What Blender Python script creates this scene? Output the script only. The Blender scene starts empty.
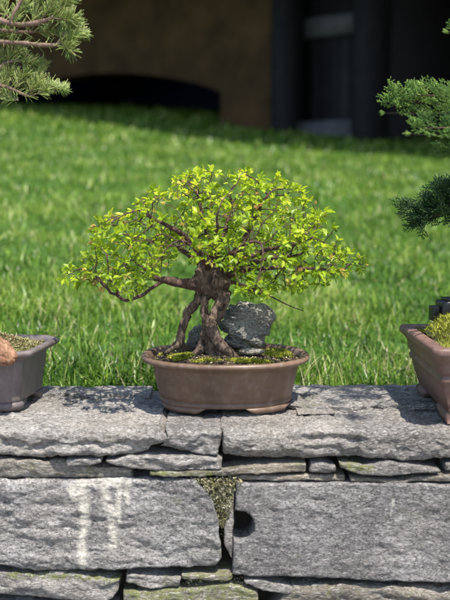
import bpy, bmesh, math, random
import numpy as np
from mathutils import Vector, Matrix, noise as mnoise
random.seed(11); rng = np.random.default_rng(11)
D = bpy.data; S = bpy.context.scene; COL = S.collection
R = math.radians
CAMZ = 0.41; PITCH = R(6.6); F = 866.0

def at(px, py, Y):
    u = (px-225)/F; v = (300-py)/F
    d = (u, math.cos(PITCH)+v*math.sin(PITCH), -math.sin(PITCH)+v*math.cos(PITCH))
    t = Y/d[1]
    return (u*t, Y, CAMZ+d[2]*t)
def onz(px, py, z):
    u = (px-225)/F; v = (300-py)/F
    d = (u, math.cos(PITCH)+v*math.sin(PITCH), -math.sin(PITCH)+v*math.cos(PITCH))
    t = (z-CAMZ)/d[2]
    return (u*t, d[1]*t, z)

# ---------------------------------------------------------------- noise
def _h(i, j, k, s):
    n = (i*374761393 + j*668265263 + k*1274126177 + s*144269504) & 0xffffffff
    n = ((n ^ (n >> 13))*1274126177) & 0xffffffff
    n = (n ^ (n >> 16)) & 0xffffff
    return n/float(0xffffff)*2-1
def vn(p, s=0):
    p = np.asarray(p, float); f = np.floor(p).astype(np.int64); t = p-f; t = t*t*(3-2*t)
    out = 0
    for a in (0, 1):
        wa = t[:, 0] if a else 1-t[:, 0]
        for b in (0, 1):
            wb = t[:, 1] if b else 1-t[:, 1]
            for c in (0, 1):
                wc = t[:, 2] if c else 1-t[:, 2]
                out = out + wa*wb*wc*_h(f[:, 0]+a, f[:, 1]+b, f[:, 2]+c, s)
    return out
def fbm(p, o=4, s=0, g=.5):
    p = np.asarray(p, float); r = 0; a = 1; n = 0
    for i in range(o):
        r = r + a*vn(p*(2.03**i)+i*17.3, s+i); n += a; a *= g
    return r/n

# ---------------------------------------------------------------- objects
def tag(o, label=None, cat=None, group=None, kind=None):
    if label: o['label'] = label
    if cat: o['category'] = cat
    if group: o['group'] = group
    if kind: o['kind'] = kind
    return o
def empty(name, loc, label, cat, group=None):
    o = D.objects.new(name, None); COL.objects.link(o); o.location = loc; o.empty_display_size = .05
    return tag(o, label, cat, group)
def build(name, v, faces, mat, parent=None, attrs=None, smooth=True):
    """v Nx3 world coordinates; faces: list of int arrays (M x k) or list of lists"""
    v = np.asarray(v, float)
    if parent is not None: v = v-np.array(parent.matrix_basis.translation)
    me = D.meshes.new(name)
    loops = []; starts = []; tot = 0
    for f in faces:
        f = np.asarray(f, dtype=np.int32)
        if f.ndim == 1: f = f[None, :]
        if f.size == 0: continue
        k = f.shape[1]; loops.append(f.ravel()); starts.append(tot+np.arange(f.shape[0])*k); tot += f.size
    me.vertices.add(len(v)); me.vertices.foreach_set('co', v.astype(np.float32).ravel())
    L = np.concatenate(loops).astype(np.int32); St = np.concatenate(starts).astype(np.int32)
    me.loops.add(len(L)); me.loops.foreach_set('vertex_index', L)
    me.polygons.add(len(St)); me.polygons.foreach_set('loop_start', St)
    me.update(calc_edges=True); me.validate()
    if smooth: me.polygons.foreach_set('use_smooth', np.ones(len(me.polygons), bool))
    for k, a in (attrs or {}).items():
        at_ = me.attributes.new(k, 'FLOAT', 'POINT'); at_.data.foreach_set('value', np.asarray(a, np.float32))
    if mat: me.materials.append(mat)
    o = D.objects.new(name, me); COL.objects.link(o)
    if parent is not None: o.parent = parent
    return o
class MB:
    def __init__(s): s.v = []; s.f = []; s.n = 0; s.a = []
    def add(s, v, faces, a=0.0):
        v = np.asarray(v, float)
        for f in faces:
            f = np.asarray(f, dtype=np.int64)
            if f.ndim == 1: f = f[None, :]
            s.f.append(f+s.n)
        s.v.append(v); s.a.append(np.full(len(v), a) if np.isscalar(a) else np.asarray(a)); s.n += len(v)
    def box(s, x0, x1, y0, y1, z0, z1):
        v = [(x, y, z) for z in (z0, z1) for x, y in ((x0, y0), (x1, y0), (x1, y1), (x0, y1))]
        s.add(v, [[(0, 3, 2, 1), (4, 5, 6, 7), (0, 1, 5, 4), (1, 2, 6, 5), (2, 3, 7, 6), (3, 0, 4, 7)]])
    def tube(s, P, rad, n=8, rough=0, a=0.0, flat=1.0):
        P = np.asarray(P, float); rad = np.asarray(rad, float); m = len(P)
        T = np.gradient(P, axis=0); T /= np.linalg.norm(T, axis=1)[:, None]+1e-9
        ref = np.array([0, 0, 1.]) if abs(T[0][2]) < .9 else np.array([1., 0, 0])
        u = np.cross(T[0], ref); u /= np.linalg.norm(u); rows = []
        for i in range(m):
            u = u-T[i]*np.dot(u, T[i]); u /= np.linalg.norm(u)+1e-9; w = np.cross(T[i], u)
            th = np.arange(n)/n*2*np.pi
            rows.append(P[i]+rad[i]*(np.cos(th)[:, None]*u+np.sin(th)[:, None]*w*flat))
        V = np.concatenate(rows)
        if rough:
            C = np.repeat(P, n, 0); q = V-C
            V = C+q*(1+rough*fbm(V*90, 3, 5))[:, None]*(1+rough*.8*fbm(V*np.array([30, 30, 12]), 2, 9))[:, None]
        i = np.arange(m-1)[:, None]*n; j = np.arange(n)[None, :]; jn = (j+1) % n
        Q = np.stack([i+j, i+jn, i+n+jn, i+n+j], -1).reshape(-1, 4)
        s.add(np.concatenate([V, [P[0]], [P[-1]]]),
              [Q, np.stack([np.full(n, m*n), (np.arange(n)+1) % n, np.arange(n)], -1),
               np.stack([np.full(n, m*n+1), (m-1)*n+np.arange(n), (m-1)*n+(np.arange(n)+1) % n], -1)], a)
    def build(s, name, mat, parent=None, smooth=True, attr='rnd'):
        return build(name, np.concatenate(s.v), s.f, mat, parent, {attr: np.concatenate(s.a)}, smooth)

# ---------------------------------------------------------------- materials
class NT:
    def __init__(s, name):
        s.m = D.materials.new(name); s.m.use_nodes = True; s.t = s.m.node_tree
        s.b = s.t.nodes['Principled BSDF']; s.out = s.t.nodes['Material Output']
        s.co = s.n('ShaderNodeTexCoord').outputs['Object']
    def n(s, typ, **k):
        nd = s.t.nodes.new(typ)
        for a, b in k.items(): setattr(nd, a, b)
        return nd
    def l(s, a, b): s.t.links.new(a, b)
    def map(s, sc, src=None):
        m = s.n('ShaderNodeMapping'); m.inputs['Scale'].default_value = sc; s.l(src or s.co, m.inputs['Vector']); return m.outputs[0]
    def noise(s, scale, detail=4, rough=.55, vec=None, dist=0):
        t = s.n('ShaderNodeTexNoise'); t.inputs['Scale'].default_value = scale; t.inputs['Detail'].default_value = detail
        t.inputs['Roughness'].default_value = rough; t.inputs['Distortion'].default_value = dist
        s.l(vec or s.co, t.inputs['Vector']); return t.outputs[0]
    def vor(s, scale, vec=None, feature='F1'):
        t = s.n('ShaderNodeTexVoronoi', feature=feature); t.inputs['Scale'].default_value = scale
        s.l(vec or s.co, t.inputs['Vector']); return t.outputs[0]
    def ramp(s, fac, stops, interp='LINEAR'):
        r = s.n('ShaderNodeValToRGB'); e = r.color_ramp.elements; r.color_ramp.interpolation = interp
        while len(e) > 1: e.remove(e[0])
        for i, (p, c) in enumerate(stops):
            c = (c, c, c, 1) if np.isscalar(c) else tuple(c)+(1,)
            if i == 0: e[0].position = p; e[0].color = c
            else: x = e.new(p); x.color = c
        s.l(fac, r.inputs[0]); return r.outputs[0]
    def mix(s, fac, a, b, mode='MIX'):
        m = s.n('ShaderNodeMix', data_type='RGBA', blend_type=mode)
        for v, i in ((fac, 0), (a, 6), (b, 7)):
            if hasattr(v, 'links'): s.l(v, m.inputs[i])
            elif i == 0: m.inputs[0].default_value = v
            else: m.inputs[i].default_value = tuple(v)+(1,) if not np.isscalar(v) else (v, v, v, 1)
        return m.outputs[2]
    def math(s, op, a, b=0.):
        m = s.n('ShaderNodeMath', operation=op)
        for i, v in enumerate((a, b)):
            if hasattr(v, 'links'): s.l(v, m.inputs[i])
            else: m.inputs[i].default_value = v
        return m.outputs[0]
    def attr(s, name): return s.n('ShaderNodeAttribute', attribute_name=name).outputs['Fac']
    def bump(s, h, strength=.5, dist=.002, prev=None):
        b = s.n('ShaderNodeBump'); b.inputs['Strength'].default_value = strength; b.inputs['Distance'].default_value = dist
        s.l(h, b.inputs['Height'])
        if prev is not None: s.l(prev, b.inputs['Normal'])
        return b.outputs[0]
    def fin(s, col, rough=.8, normal=None, spec=.3):
        if hasattr(col, 'links'): s.l(col, s.b.inputs['Base Color'])
        else: s.b.inputs['Base Color'].default_value = tuple(col)+(1,)
        if hasattr(rough, 'links'): s.l(rough, s.b.inputs['Roughness'])
        else: s.b.inputs['Roughness'].default_value = rough
        s.b.inputs['Specular IOR Level'].default_value = spec
        if normal is not None: s.l(normal, s.b.inputs['Normal'])
        return s.m
    def translucent(s, col, f, gain=1.0, normal=None):
        tr = s.n('ShaderNodeBsdfTranslucent'); s.l(col, tr.inputs[0])
        mx = s.n('ShaderNodeMixShader'); mx.inputs[0].default_value = f
        s.l(s.b.outputs[0], mx.inputs[1]); s.l(tr.outputs[0], mx.inputs[2]); s.l(mx.outputs[0], s.out.inputs['Surface'])

def m_stone(name, dark=(.095,.09,.086), light=(.58,.55,.515), warm=.25, lich=.5, stretch=2.2):
    s = NT(name)
    v = s.map((1/stretch, 1, 1.25))
    warpn = s.n('ShaderNodeTexNoise'); warpn.inputs['Scale'].default_value = 14; s.l(s.co, warpn.inputs['Vector'])
    wv = s.n('ShaderNodeVectorMath', operation='MULTIPLY_ADD'); s.l(warpn.outputs['Color'], wv.inputs[0]); wv.inputs[1].default_value = (.03,.03,.03); s.l(v, wv.inputs[2])
    w = wv.outputs[0]
    n1 = s.noise(190, 6, .75, w); n2 = s.noise(38, 5, .65, w, .6); n3 = s.noise(9, 3, .5); n4 = s.noise(520, 3, .7, w)
    h = s.math('ADD', s.math('MULTIPLY', n1, .52), s.math('ADD', s.math('MULTIPLY', n2, .2), s.math('MULTIPLY', n4, .28)))
    c = s.ramp(h, [(.415, dark), (.475, tuple(.62*a+.38*b for a, b in zip(dark, light))), (.52, tuple(.30*a+.70*b for a, b in zip(dark, light))), (.575, light), (.63, tuple(min(.8, b*1.3) for b in light))])
    c = s.mix(s.math('MULTIPLY', s.ramp(n3, [(.42, 0.), (.62, 1.)]), warm), c, (.36, .30, .22))
    lm = s.ramp(s.noise(22, 5, .7), [(.60, 0.), (.66, 1.)])
    c = s.mix(s.math('MULTIPLY', lm, lich), c, (.33, .33, .16))
    dk = s.ramp(s.noise(5, 4, .6), [(.40, .62), (.6, 1.)])
    c = s.mix(1., c, dk, 'MULTIPLY')
    st = s.attr('stain'); stn = s.math('MULTIPLY', st, s.ramp(s.noise(130, 4, .7), [(.38, .5), (.50, 1.)]))
    c = s.mix(stn, c, (.88, .82, .70))
    ms = s.math('MULTIPLY', s.attr('moss'), s.ramp(s.noise(90, 3, .6), [(.4, 0.), (.52, 1.)]))
    c = s.mix(ms, c, (.20, .23, .06))
    flk = s.ramp(s.noise(300, 3, .7, s.map((.8, 1, 1.5), w)), [(.56, 0.), (.62, .75)]); c = s.mix(flk, c, (.74, .715, .68)); flk2 = s.ramp(s.noise(230, 3, .7, s.map((.7, 1, 1.8))), [(.37, .7), (.43, 0.)]); c = s.mix(flk2, c, tuple(.7*x for x in dark))
    oi = s.n('ShaderNodeObjectInfo').outputs['Random']; c = s.mix(1., c, s.ramp(oi, [(0, (.82, .82, .84)), (.5, (1., .98, .95)), (1, (1., 1., 1.))]), 'MULTIPLY')
    fol = s.noise(1., 4, .65, s.map((22, 22, 300))); crk = s.vor(26, s.map((.6, 1, 1.7), w), 'DISTANCE_TO_EDGE')
    c = s.mix(s.ramp(crk, [(0, .28), (.02, 0.)]), c, tuple(.6*x for x in dark))
    b = s.bump(h, 1., .011); b = s.bump(s.noise(24, 5, .7, w, 1.2), .7, .01, b); b = s.bump(fol, .3, .005, b); b = s.bump(s.ramp(crk, [(0, 0.), (.04, 1.)]), .25, .003, b)
    return s.fin(c, .7, b, .4)
M_ST = [m_stone('grey schist'), m_stone('dark schist', (.078,.076,.078), (.60,.575,.555), .15, .25, 1.5), m_stone('ochre schist', (.15,.13,.10), (.48,.44,.36), .6, .8, 3.0),
        m_stone('pale schist', (.13,.122,.114), (.60,.565,.53), .25, .15, 2.2)]
def m_simple(name, col, rough=.8, var=.3, scale=30, bump=.3, bd=.003, spec=.3, detail=4):
    s = NT(name); n = s.noise(scale, detail, .6)
    c = s.mix(s.ramp(n, [(.35, 0.), (.65, 1.)]), tuple(x*(1-var) for x in col), tuple(min(1, x*(1+var)) for x in col))
    return s.fin(c, rough, s.bump(s.noise(scale*3, 4, .6), bump, bd), spec)
M_CORE = m_simple('gap darkening earth core', (.035,.03,.022), .95)
def m_clay(name, col, light, rough, streak=.5):
    s = NT(name); n = s.noise(11, 5, .6, s.map((1, 1, .45))); n2 = s.noise(60, 4, .6)
    c = s.mix(s.ramp(n, [(.36, 0.), (.66, 1.)]), col, light)
    c = s.mix(s.math('MULTIPLY', s.ramp(n2, [(.48, 0.), (.7, 1.)]), .16), c, (.42, .36, .31))
    c = s.mix(s.math('MULTIPLY', s.ramp(s.noise(26, 5, .7, s.map((1.6, 1.6, .25))), [(.54, 0.), (.70, 1.)]), .09), c, (.50, .46, .41))
    c = s.mix(s.math('MULTIPLY', s.ramp(s.noise(6, 6, .7, s.map((2.2, 2.2, .8))), [(.55, 0.), (.68, 1.)]), .35), c, tuple(x*.45 for x in col))
    c = s.mix(s.math('MULTIPLY', s.ramp(s.noise(240, 2, .5), [(.62, 0.), (.7, 1.)]), .35), c, tuple(x*.4 for x in col))
    rg = s.ramp(n2, [(.3, rough-.08), (.7, rough+.14)])
    return s.fin(c, rg, s.bump(s.noise(160, 4, .6), .16, .002, s.bump(s.noise(14, 2, .5), .25, .004)), .45)
M_POT = m_clay('brown stoneware', (.105,.064,.042), (.185,.112,.072), .36)
M_POTL = m_clay('mauve grey stoneware', (.105,.085,.083), (.17,.138,.134), .5)
M_POTR = m_clay('reddish stoneware', (.12,.066,.052), (.19,.105,.082), .52)
def m_bark(name, dark, light, sc=60, bd=.005):
    s = NT(name); v = s.map((1, 1, .35)); n = s.noise(sc, 6, .7, v, .8)
    c = s.ramp(n, [(.34, dark), (.52, tuple((a+b)/2.2 for a, b in zip(dark, light))), (.68, light)])
    return s.fin(c, .85, s.bump(n, 1., bd, s.bump(s.noise(sc*3, 4, .7), .5, .002)), .25)
M_BARK = m_bark('reddish brown bark', (.020,.013,.010), (.34,.24,.18), 95, .010)
M_TWIG = m_bark('purple brown twig bark', (.030,.017,.014), (.17,.10,.08), 120, .002)
M_PBARK = m_bark('pink brown pine bark', (.12,.075,.055), (.36,.25,.19), 90, .003)
M_ROOTP = m_bark('orange brown gnarled wood', (.20,.085,.045), (.56,.34,.21), 75, .009)
def m_leaf(name, stops, tr=.35, rough=.45, spec=.35, gloss_tip=False):
    s = NT(name); a = s.attr('rnd')
    c = s.ramp(a, stops)
    c = s.mix(.35, c, s.ramp(s.noise(140, 2, .5), [(.35, .35), (.65, 1.)]), 'MULTIPLY')
    s.fin(c, rough, None, spec); s.translucent(c, tr); return s.m
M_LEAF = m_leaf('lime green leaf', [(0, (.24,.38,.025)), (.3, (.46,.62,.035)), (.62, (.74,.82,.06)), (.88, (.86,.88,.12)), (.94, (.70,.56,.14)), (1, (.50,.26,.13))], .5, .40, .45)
M_GRASS = m_leaf('grass blade', [(0, (.018,.055,.006)), (.35, (.075,.185,.016)), (.7, (.22,.38,.035)), (.9, (.44,.58,.10)), (.96, (.55,.52,.26)), (1, (.62,.50,.32))], .36, .38, .45)
M_NEEDLE = m_leaf('pine needle', [(0, (.10,.17,.035)), (.5, (.29,.40,.09)), (.93, (.56,.63,.22)), (1, (.50,.38,.18))], .2, .4, .5)
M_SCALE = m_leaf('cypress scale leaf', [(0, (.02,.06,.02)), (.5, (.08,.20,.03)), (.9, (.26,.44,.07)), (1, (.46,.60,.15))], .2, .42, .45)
M_MOSS = m_leaf('moss frond', [(0, (.10,.12,.02)), (.5, (.38,.41,.05)), (.85, (.62,.62,.08)), (1, (.42,.32,.14))], .2, .7, .2)
M_DRY = m_leaf('dry moss and grit', [(0, (.10,.055,.03)), (.35, (.26,.20,.11)), (.6, (.34,.34,.13)), (.85, (.52,.48,.30)), (1, (.22,.08,.05))], .1, .8, .2)
M_LICH = m_leaf('yellow green lichen', [(0, (.10,.095,.04)), (.5, (.32,.29,.15)), (1, (.62,.58,.42))], .05, .9, .1)
M_SOIL = m_simple('dark potting soil', (.055,.038,.025), .95, .6, 120, 1., .004)
M_SOILG = m_simple('mossy soil', (.10,.10,.03), .95, .6, 80, 1., .004)
M_ROCK = m_stone('dark craggy rock', (.075,.073,.065), (.60,.58,.50), .5, .35, 1.6)
M_BLACK = m_simple('matt black plastic', (.012,.012,.015), .35, .2, 40, .1, .001, .5)

# ---------------------------------------------------------------- setting
def lawn_z(x, y):
    return -.055 - .035*np.clip(1-(y-1.868)/.35, 0, 1)**1.5 + .1535*(y-1.9) - .052*x*np.clip((y-1.5)/2.5, .2, 1) + .012*np.sin(x*2.1+y*1.3)+.02*np.sin(x*.7-y*.9)*np.clip((y-2)/4, 0, 1)
s = NT('lawn soil'); n = s.noise(6, 6, .7); n2 = s.noise(45, 4, .7)
c = s.mix(s.ramp(n2, [(.35, 0.), (.65, 1.)]), (.03,.07,.014), (.08,.17,.03)); c = s.mix(s.math('MULTIPLY', s.ramp(n, [(.5, 0.), (.7, 1.)]), .4), c, (.07,.09,.03))
M_LAWN = s.fin(c, .95, s.bump(n2, .8, .02), .1)
gx = np.concatenate([np.linspace(-60, -6, 12)[:-1], np.linspace(-6, 6, 121), np.linspace(6, 60, 12)[1:]])
gy = np.concatenate([np.linspace(1.868, 9, 90), np.linspace(9, 90, 40)[1:]])
X, Y = np.meshgrid(gx, gy); yy = np.minimum(Y, 17)
Z = lawn_z(X, yy) + .012*fbm(np.stack([X.ravel()*4, Y.ravel()*4, 0*X.ravel()], -1), 3).reshape(X.shape)
Z = np.where(np.abs(X) > 8, lawn_z(np.sign(X)*8, yy), Z)
nx, ny = len(gx), len(gy); i = np.arange(ny-1)[:, None]*nx; j = np.arange(nx-1)[None, :]
tag(build('lawn', np.stack([X, Y, Z], -1).reshape(-1, 3), [np.stack([i+j, i+j+1, i+nx+j+1, i+nx+j], -1).reshape(-1, 4)], M_LAWN), kind='structure')
s = NT('gravel path'); n = s.vor(60); c = s.ramp(n, [(.1, (.30,.28,.25)), (.6, (.16,.15,.13))])
M_GRAV = s.fin(c, .9, s.bump(n, .8, .01))
tag(build('path', [(-60, -40, -.62), (60, -40, -.62), (60, 1.75, -.62), (-60, 1.75, -.62)], [[0, 1, 2, 3]], M_GRAV), kind='structure')

def blades(bx, by, bz, h, w, az, lean, bend, seg=4):
    N = len(bx); t = np.linspace(0, 1, seg+1)[None, :]
    L = h[:, None]*t
    ang = lean[:, None]+bend[:, None]*t
    hd = np.cumsum(np.concatenate([np.zeros((N, 1)), np.sin(ang[:, 1:])*h[:, None]/seg], 1), 1)
    vz = np.cumsum(np.concatenate([np.zeros((N, 1)), np.cos(ang[:, 1:])*h[:, None]/seg], 1), 1)
    dx, dy = np.cos(az)[:, None], np.sin(az)[:, None]
    cx = bx[:, None]+hd*dx; cy = by[:, None]+hd*dy; cz = bz[:, None]+vz
    tw = az+np.pi/2+rng.uniform(-.7, .7, N)
    ww = w[:, None]*(1-t**2.2)*.5+.0001
    sx, sy = np.cos(tw)[:, None], np.sin(tw)[:, None]
    V = np.stack([np.stack([cx-ww*sx, cy-ww*sy, cz], -1), np.stack([cx+ww*sx, cy+ww*sy, cz], -1)], 2)
    V = V.reshape(-1, 3); k = 2*(seg+1)
    b = (np.arange(N)*k)[:, None, None]; q = np.array([[2*i, 2*i+1, 2*i+3, 2*i+2] for i in range(seg)])[None]
    return V, (b+q).reshape(-1, 4), k
# grass: near, middle, far
Vs = []; Fs = []; As = []; off = 0
def grass_zone(y0, y1, dens, hm, wm, seg):
    global off
    half = lambda y: (225/F)*y+.45
    A = (half(y0)+half(y1))*(y1-y0); N = int(A*dens)
    y = rng.uniform(y0, y1, N); x = rng.uniform(-1, 1, N)*half(y1); k = np.abs(x) < half(y); x, y = x[k], y[k]
    P = np.stack([x*5, y*5, 0*x], -1); cl = fbm(P, 3, 3); P2 = np.stack([x*26, y*26, 0*x], -1); c2 = fbm(P2, 2, 8)
    k = rng.uniform(-.9, .5, len(x)) < c2+.35*cl+.25; x, y, cl, c2 = x[k], y[k], cl[k], c2[k]; N = len(x)
    h = hm*(.4+1.0*rng.random(N))*(1+.5*cl+.5*c2); h *= np.where(rng.random(N) < .04, 1.5, 1)
    w = wm*rng.uniform(.5, 1.3, N)*np.where(rng.random(N) < .06, 1.8, 1)
    az = rng.uniform(0, 2*np.pi, N)+1.5*c2
    lean = np.abs(rng.normal(0, .80, N)); bend = rng.uniform(.2, 2.6, N)*rng.random(N)
    V, Fq, kk = blades(x, y, lawn_z(x, y)-.004, h, w, az, lean, bend, seg)
    a = np.clip(.46+.27*rng.normal(0, 1, N)+.42*cl+.3*c2, 0, .93); dry = rng.random(N); a = np.where(dry < .02+.10*np.clip(fbm(np.stack([x*2.3+3, y*2.3, 0*x], -1), 2, 55), 0, 1)+.06*np.clip(1-((x-.35)**2+(y-2.15)**2)/.05, 0, 1), rng.uniform(.94, 1, N), a)
    Vs.append(V); Fs.append(Fq+off); As.append(np.repeat(a, kk)); off += len(V)
grass_zone(1.885, 2.15, 30000, .064, .0032, 5)
grass_zone(2.15, 2.9, 25000, .043, .0032, 5)
grass_zone(2.9, 4.6, 14000, .040, .0042, 4)
grass_zone(4.6, 8.0, 5600, .042, .007, 3)
grass_zone(8.0, 13.5, 1500, .06, .014, 3)
tag(build('grass', np.concatenate(Vs), [np.concatenate(Fs)], M_GRASS, attrs={'rnd': np.concatenate(As)}), 'long bright green grass blades of the lawn behind the stone wall', 'grass', kind='stuff')

# ---------------------------------------------------------------- building in the shade
P0 = np.array([-3.38, 13.0]); e = np.array([5.72, -4.0]); e /= np.linalg.norm(e); nrm = np.array([e[1], -e[0]])
def fs(px, d=0.):
    u = (px-225)/F/math.cos(PITCH); o = P0+nrm*d      # point o+e*s with x = u*y (small pitch terms ignored)
    sv = (u*o[1]-o[0])/(e[0]-u*e[1]); return sv, o[1]+e[1]*sv
def fz(px, py, d=0.): return at(px, py, fs(px, d)[1])[2]
def loc(sx, d, z): q = P0+e*sx+nrm*d; return (q[0], q[1], z)
def lbox(mb, s0, s1, d0, d1, z0, z1):
    v = [loc(a, b, z) for z in (z0, z1) for a, b in ((s0, d1), (s1, d1), (s1, d0), (s0, d0))]
    mb.add(v, [[(0, 3, 2, 1), (4, 5, 6, 7), (0, 1, 5, 4), (1, 2, 6, 5), (2, 3, 7, 6), (3, 0, 4, 7)]])
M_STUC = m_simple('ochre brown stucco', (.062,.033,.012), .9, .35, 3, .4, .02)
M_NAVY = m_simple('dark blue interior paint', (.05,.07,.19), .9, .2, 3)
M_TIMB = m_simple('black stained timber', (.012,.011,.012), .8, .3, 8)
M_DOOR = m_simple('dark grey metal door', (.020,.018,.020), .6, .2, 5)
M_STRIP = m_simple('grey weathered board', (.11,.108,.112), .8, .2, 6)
bl = empty('house', loc(3, 0, .5), 'dark shaded house with ochre brown wall, low arch and grey door behind the lawn', 'house')
ZT = 3.6; zb = -.5
sA = -7.; sB = fs(272)[0]
mb = MB()
sl, sr = fs(-12)[0], fs(221)[0]; sc = (sl+sr)/2
zl = fz(-12, 108); zt = fz(125, 70); zr = fz(221, 92)
arch = [(sr, zb), (sr, zr)]
for k in range(1, 16):
    t = k/16; ang = math.pi*t
    arch.append((sr+(sl-sr)*t, (zr+(zl-zr)*t)+(zt-(zr+zl)/2)*math.sin(ang)**.8))
arch += [(sl, zl), (sl, zb)]
out = [(sB, zb), (sB, ZT), (sA, ZT), (sA, zb)]
poly = list(reversed(arch))+out
bm = bmesh.new(); vv = [bm.verts.new(loc(a, 0, z)) for a, z in poly]; f = bm.faces.new(vv)
r_ = bmesh.ops.extrude_face_region(bm, geom=[f]); ev = [g for g in r_['geom'] if isinstance(g, bmesh.types.BMVert)]
for v in ev: v.co += Vector((-nrm[0]*.35, -nrm[1]*.35, 0))
bmesh.ops.triangulate(bm, faces=bm.faces[:]); bmesh.ops.recalc_face_normals(bm, faces=bm.faces[:])
bm.transform(Matrix.Translation(-bl.location))
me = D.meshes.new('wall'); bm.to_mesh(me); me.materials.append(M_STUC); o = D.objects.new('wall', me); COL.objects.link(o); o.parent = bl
mb = MB(); lbox(mb, sl-.3, sr+.25, -3.3, -3.2, zb, ZT); lbox(mb, sl-.3, sl-.2, -3.2, -.36, zb, ZT); lbox(mb, sr+.15, sr+.25, -3.2, -.36, zb, ZT); lbox(mb, sl-.2, sr+.15, -3.2, -.36, ZT-.5, ZT-.1)
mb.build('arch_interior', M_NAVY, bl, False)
sP = fs(285)[0]; sD = fs(380, -.5)[0]; sE = 12.
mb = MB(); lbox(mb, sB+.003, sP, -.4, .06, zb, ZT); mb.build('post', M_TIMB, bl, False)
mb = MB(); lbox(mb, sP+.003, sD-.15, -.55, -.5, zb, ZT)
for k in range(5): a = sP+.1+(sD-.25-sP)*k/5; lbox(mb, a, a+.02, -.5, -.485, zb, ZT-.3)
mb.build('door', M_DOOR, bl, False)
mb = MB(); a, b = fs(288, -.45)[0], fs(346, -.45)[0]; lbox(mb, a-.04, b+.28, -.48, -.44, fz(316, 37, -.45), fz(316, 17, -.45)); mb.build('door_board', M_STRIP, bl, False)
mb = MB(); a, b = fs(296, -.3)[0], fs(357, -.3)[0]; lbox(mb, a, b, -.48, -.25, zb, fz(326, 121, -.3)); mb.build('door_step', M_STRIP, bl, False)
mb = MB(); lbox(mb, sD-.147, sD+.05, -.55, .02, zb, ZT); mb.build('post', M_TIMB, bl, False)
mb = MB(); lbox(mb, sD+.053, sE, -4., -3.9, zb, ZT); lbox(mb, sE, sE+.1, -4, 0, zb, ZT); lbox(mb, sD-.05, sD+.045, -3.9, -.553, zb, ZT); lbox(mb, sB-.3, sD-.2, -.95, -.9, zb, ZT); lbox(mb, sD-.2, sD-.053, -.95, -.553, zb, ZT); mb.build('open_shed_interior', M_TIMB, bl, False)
mb = MB(); lbox(mb, sA-.5, sE+.6, -4.3, 1.9, ZT+.003, ZT+.15); mb.build('shade_roof', M_TIMB, bl, False)  # unseen roof, its deep overhang added to keep the facade in shade

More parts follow.
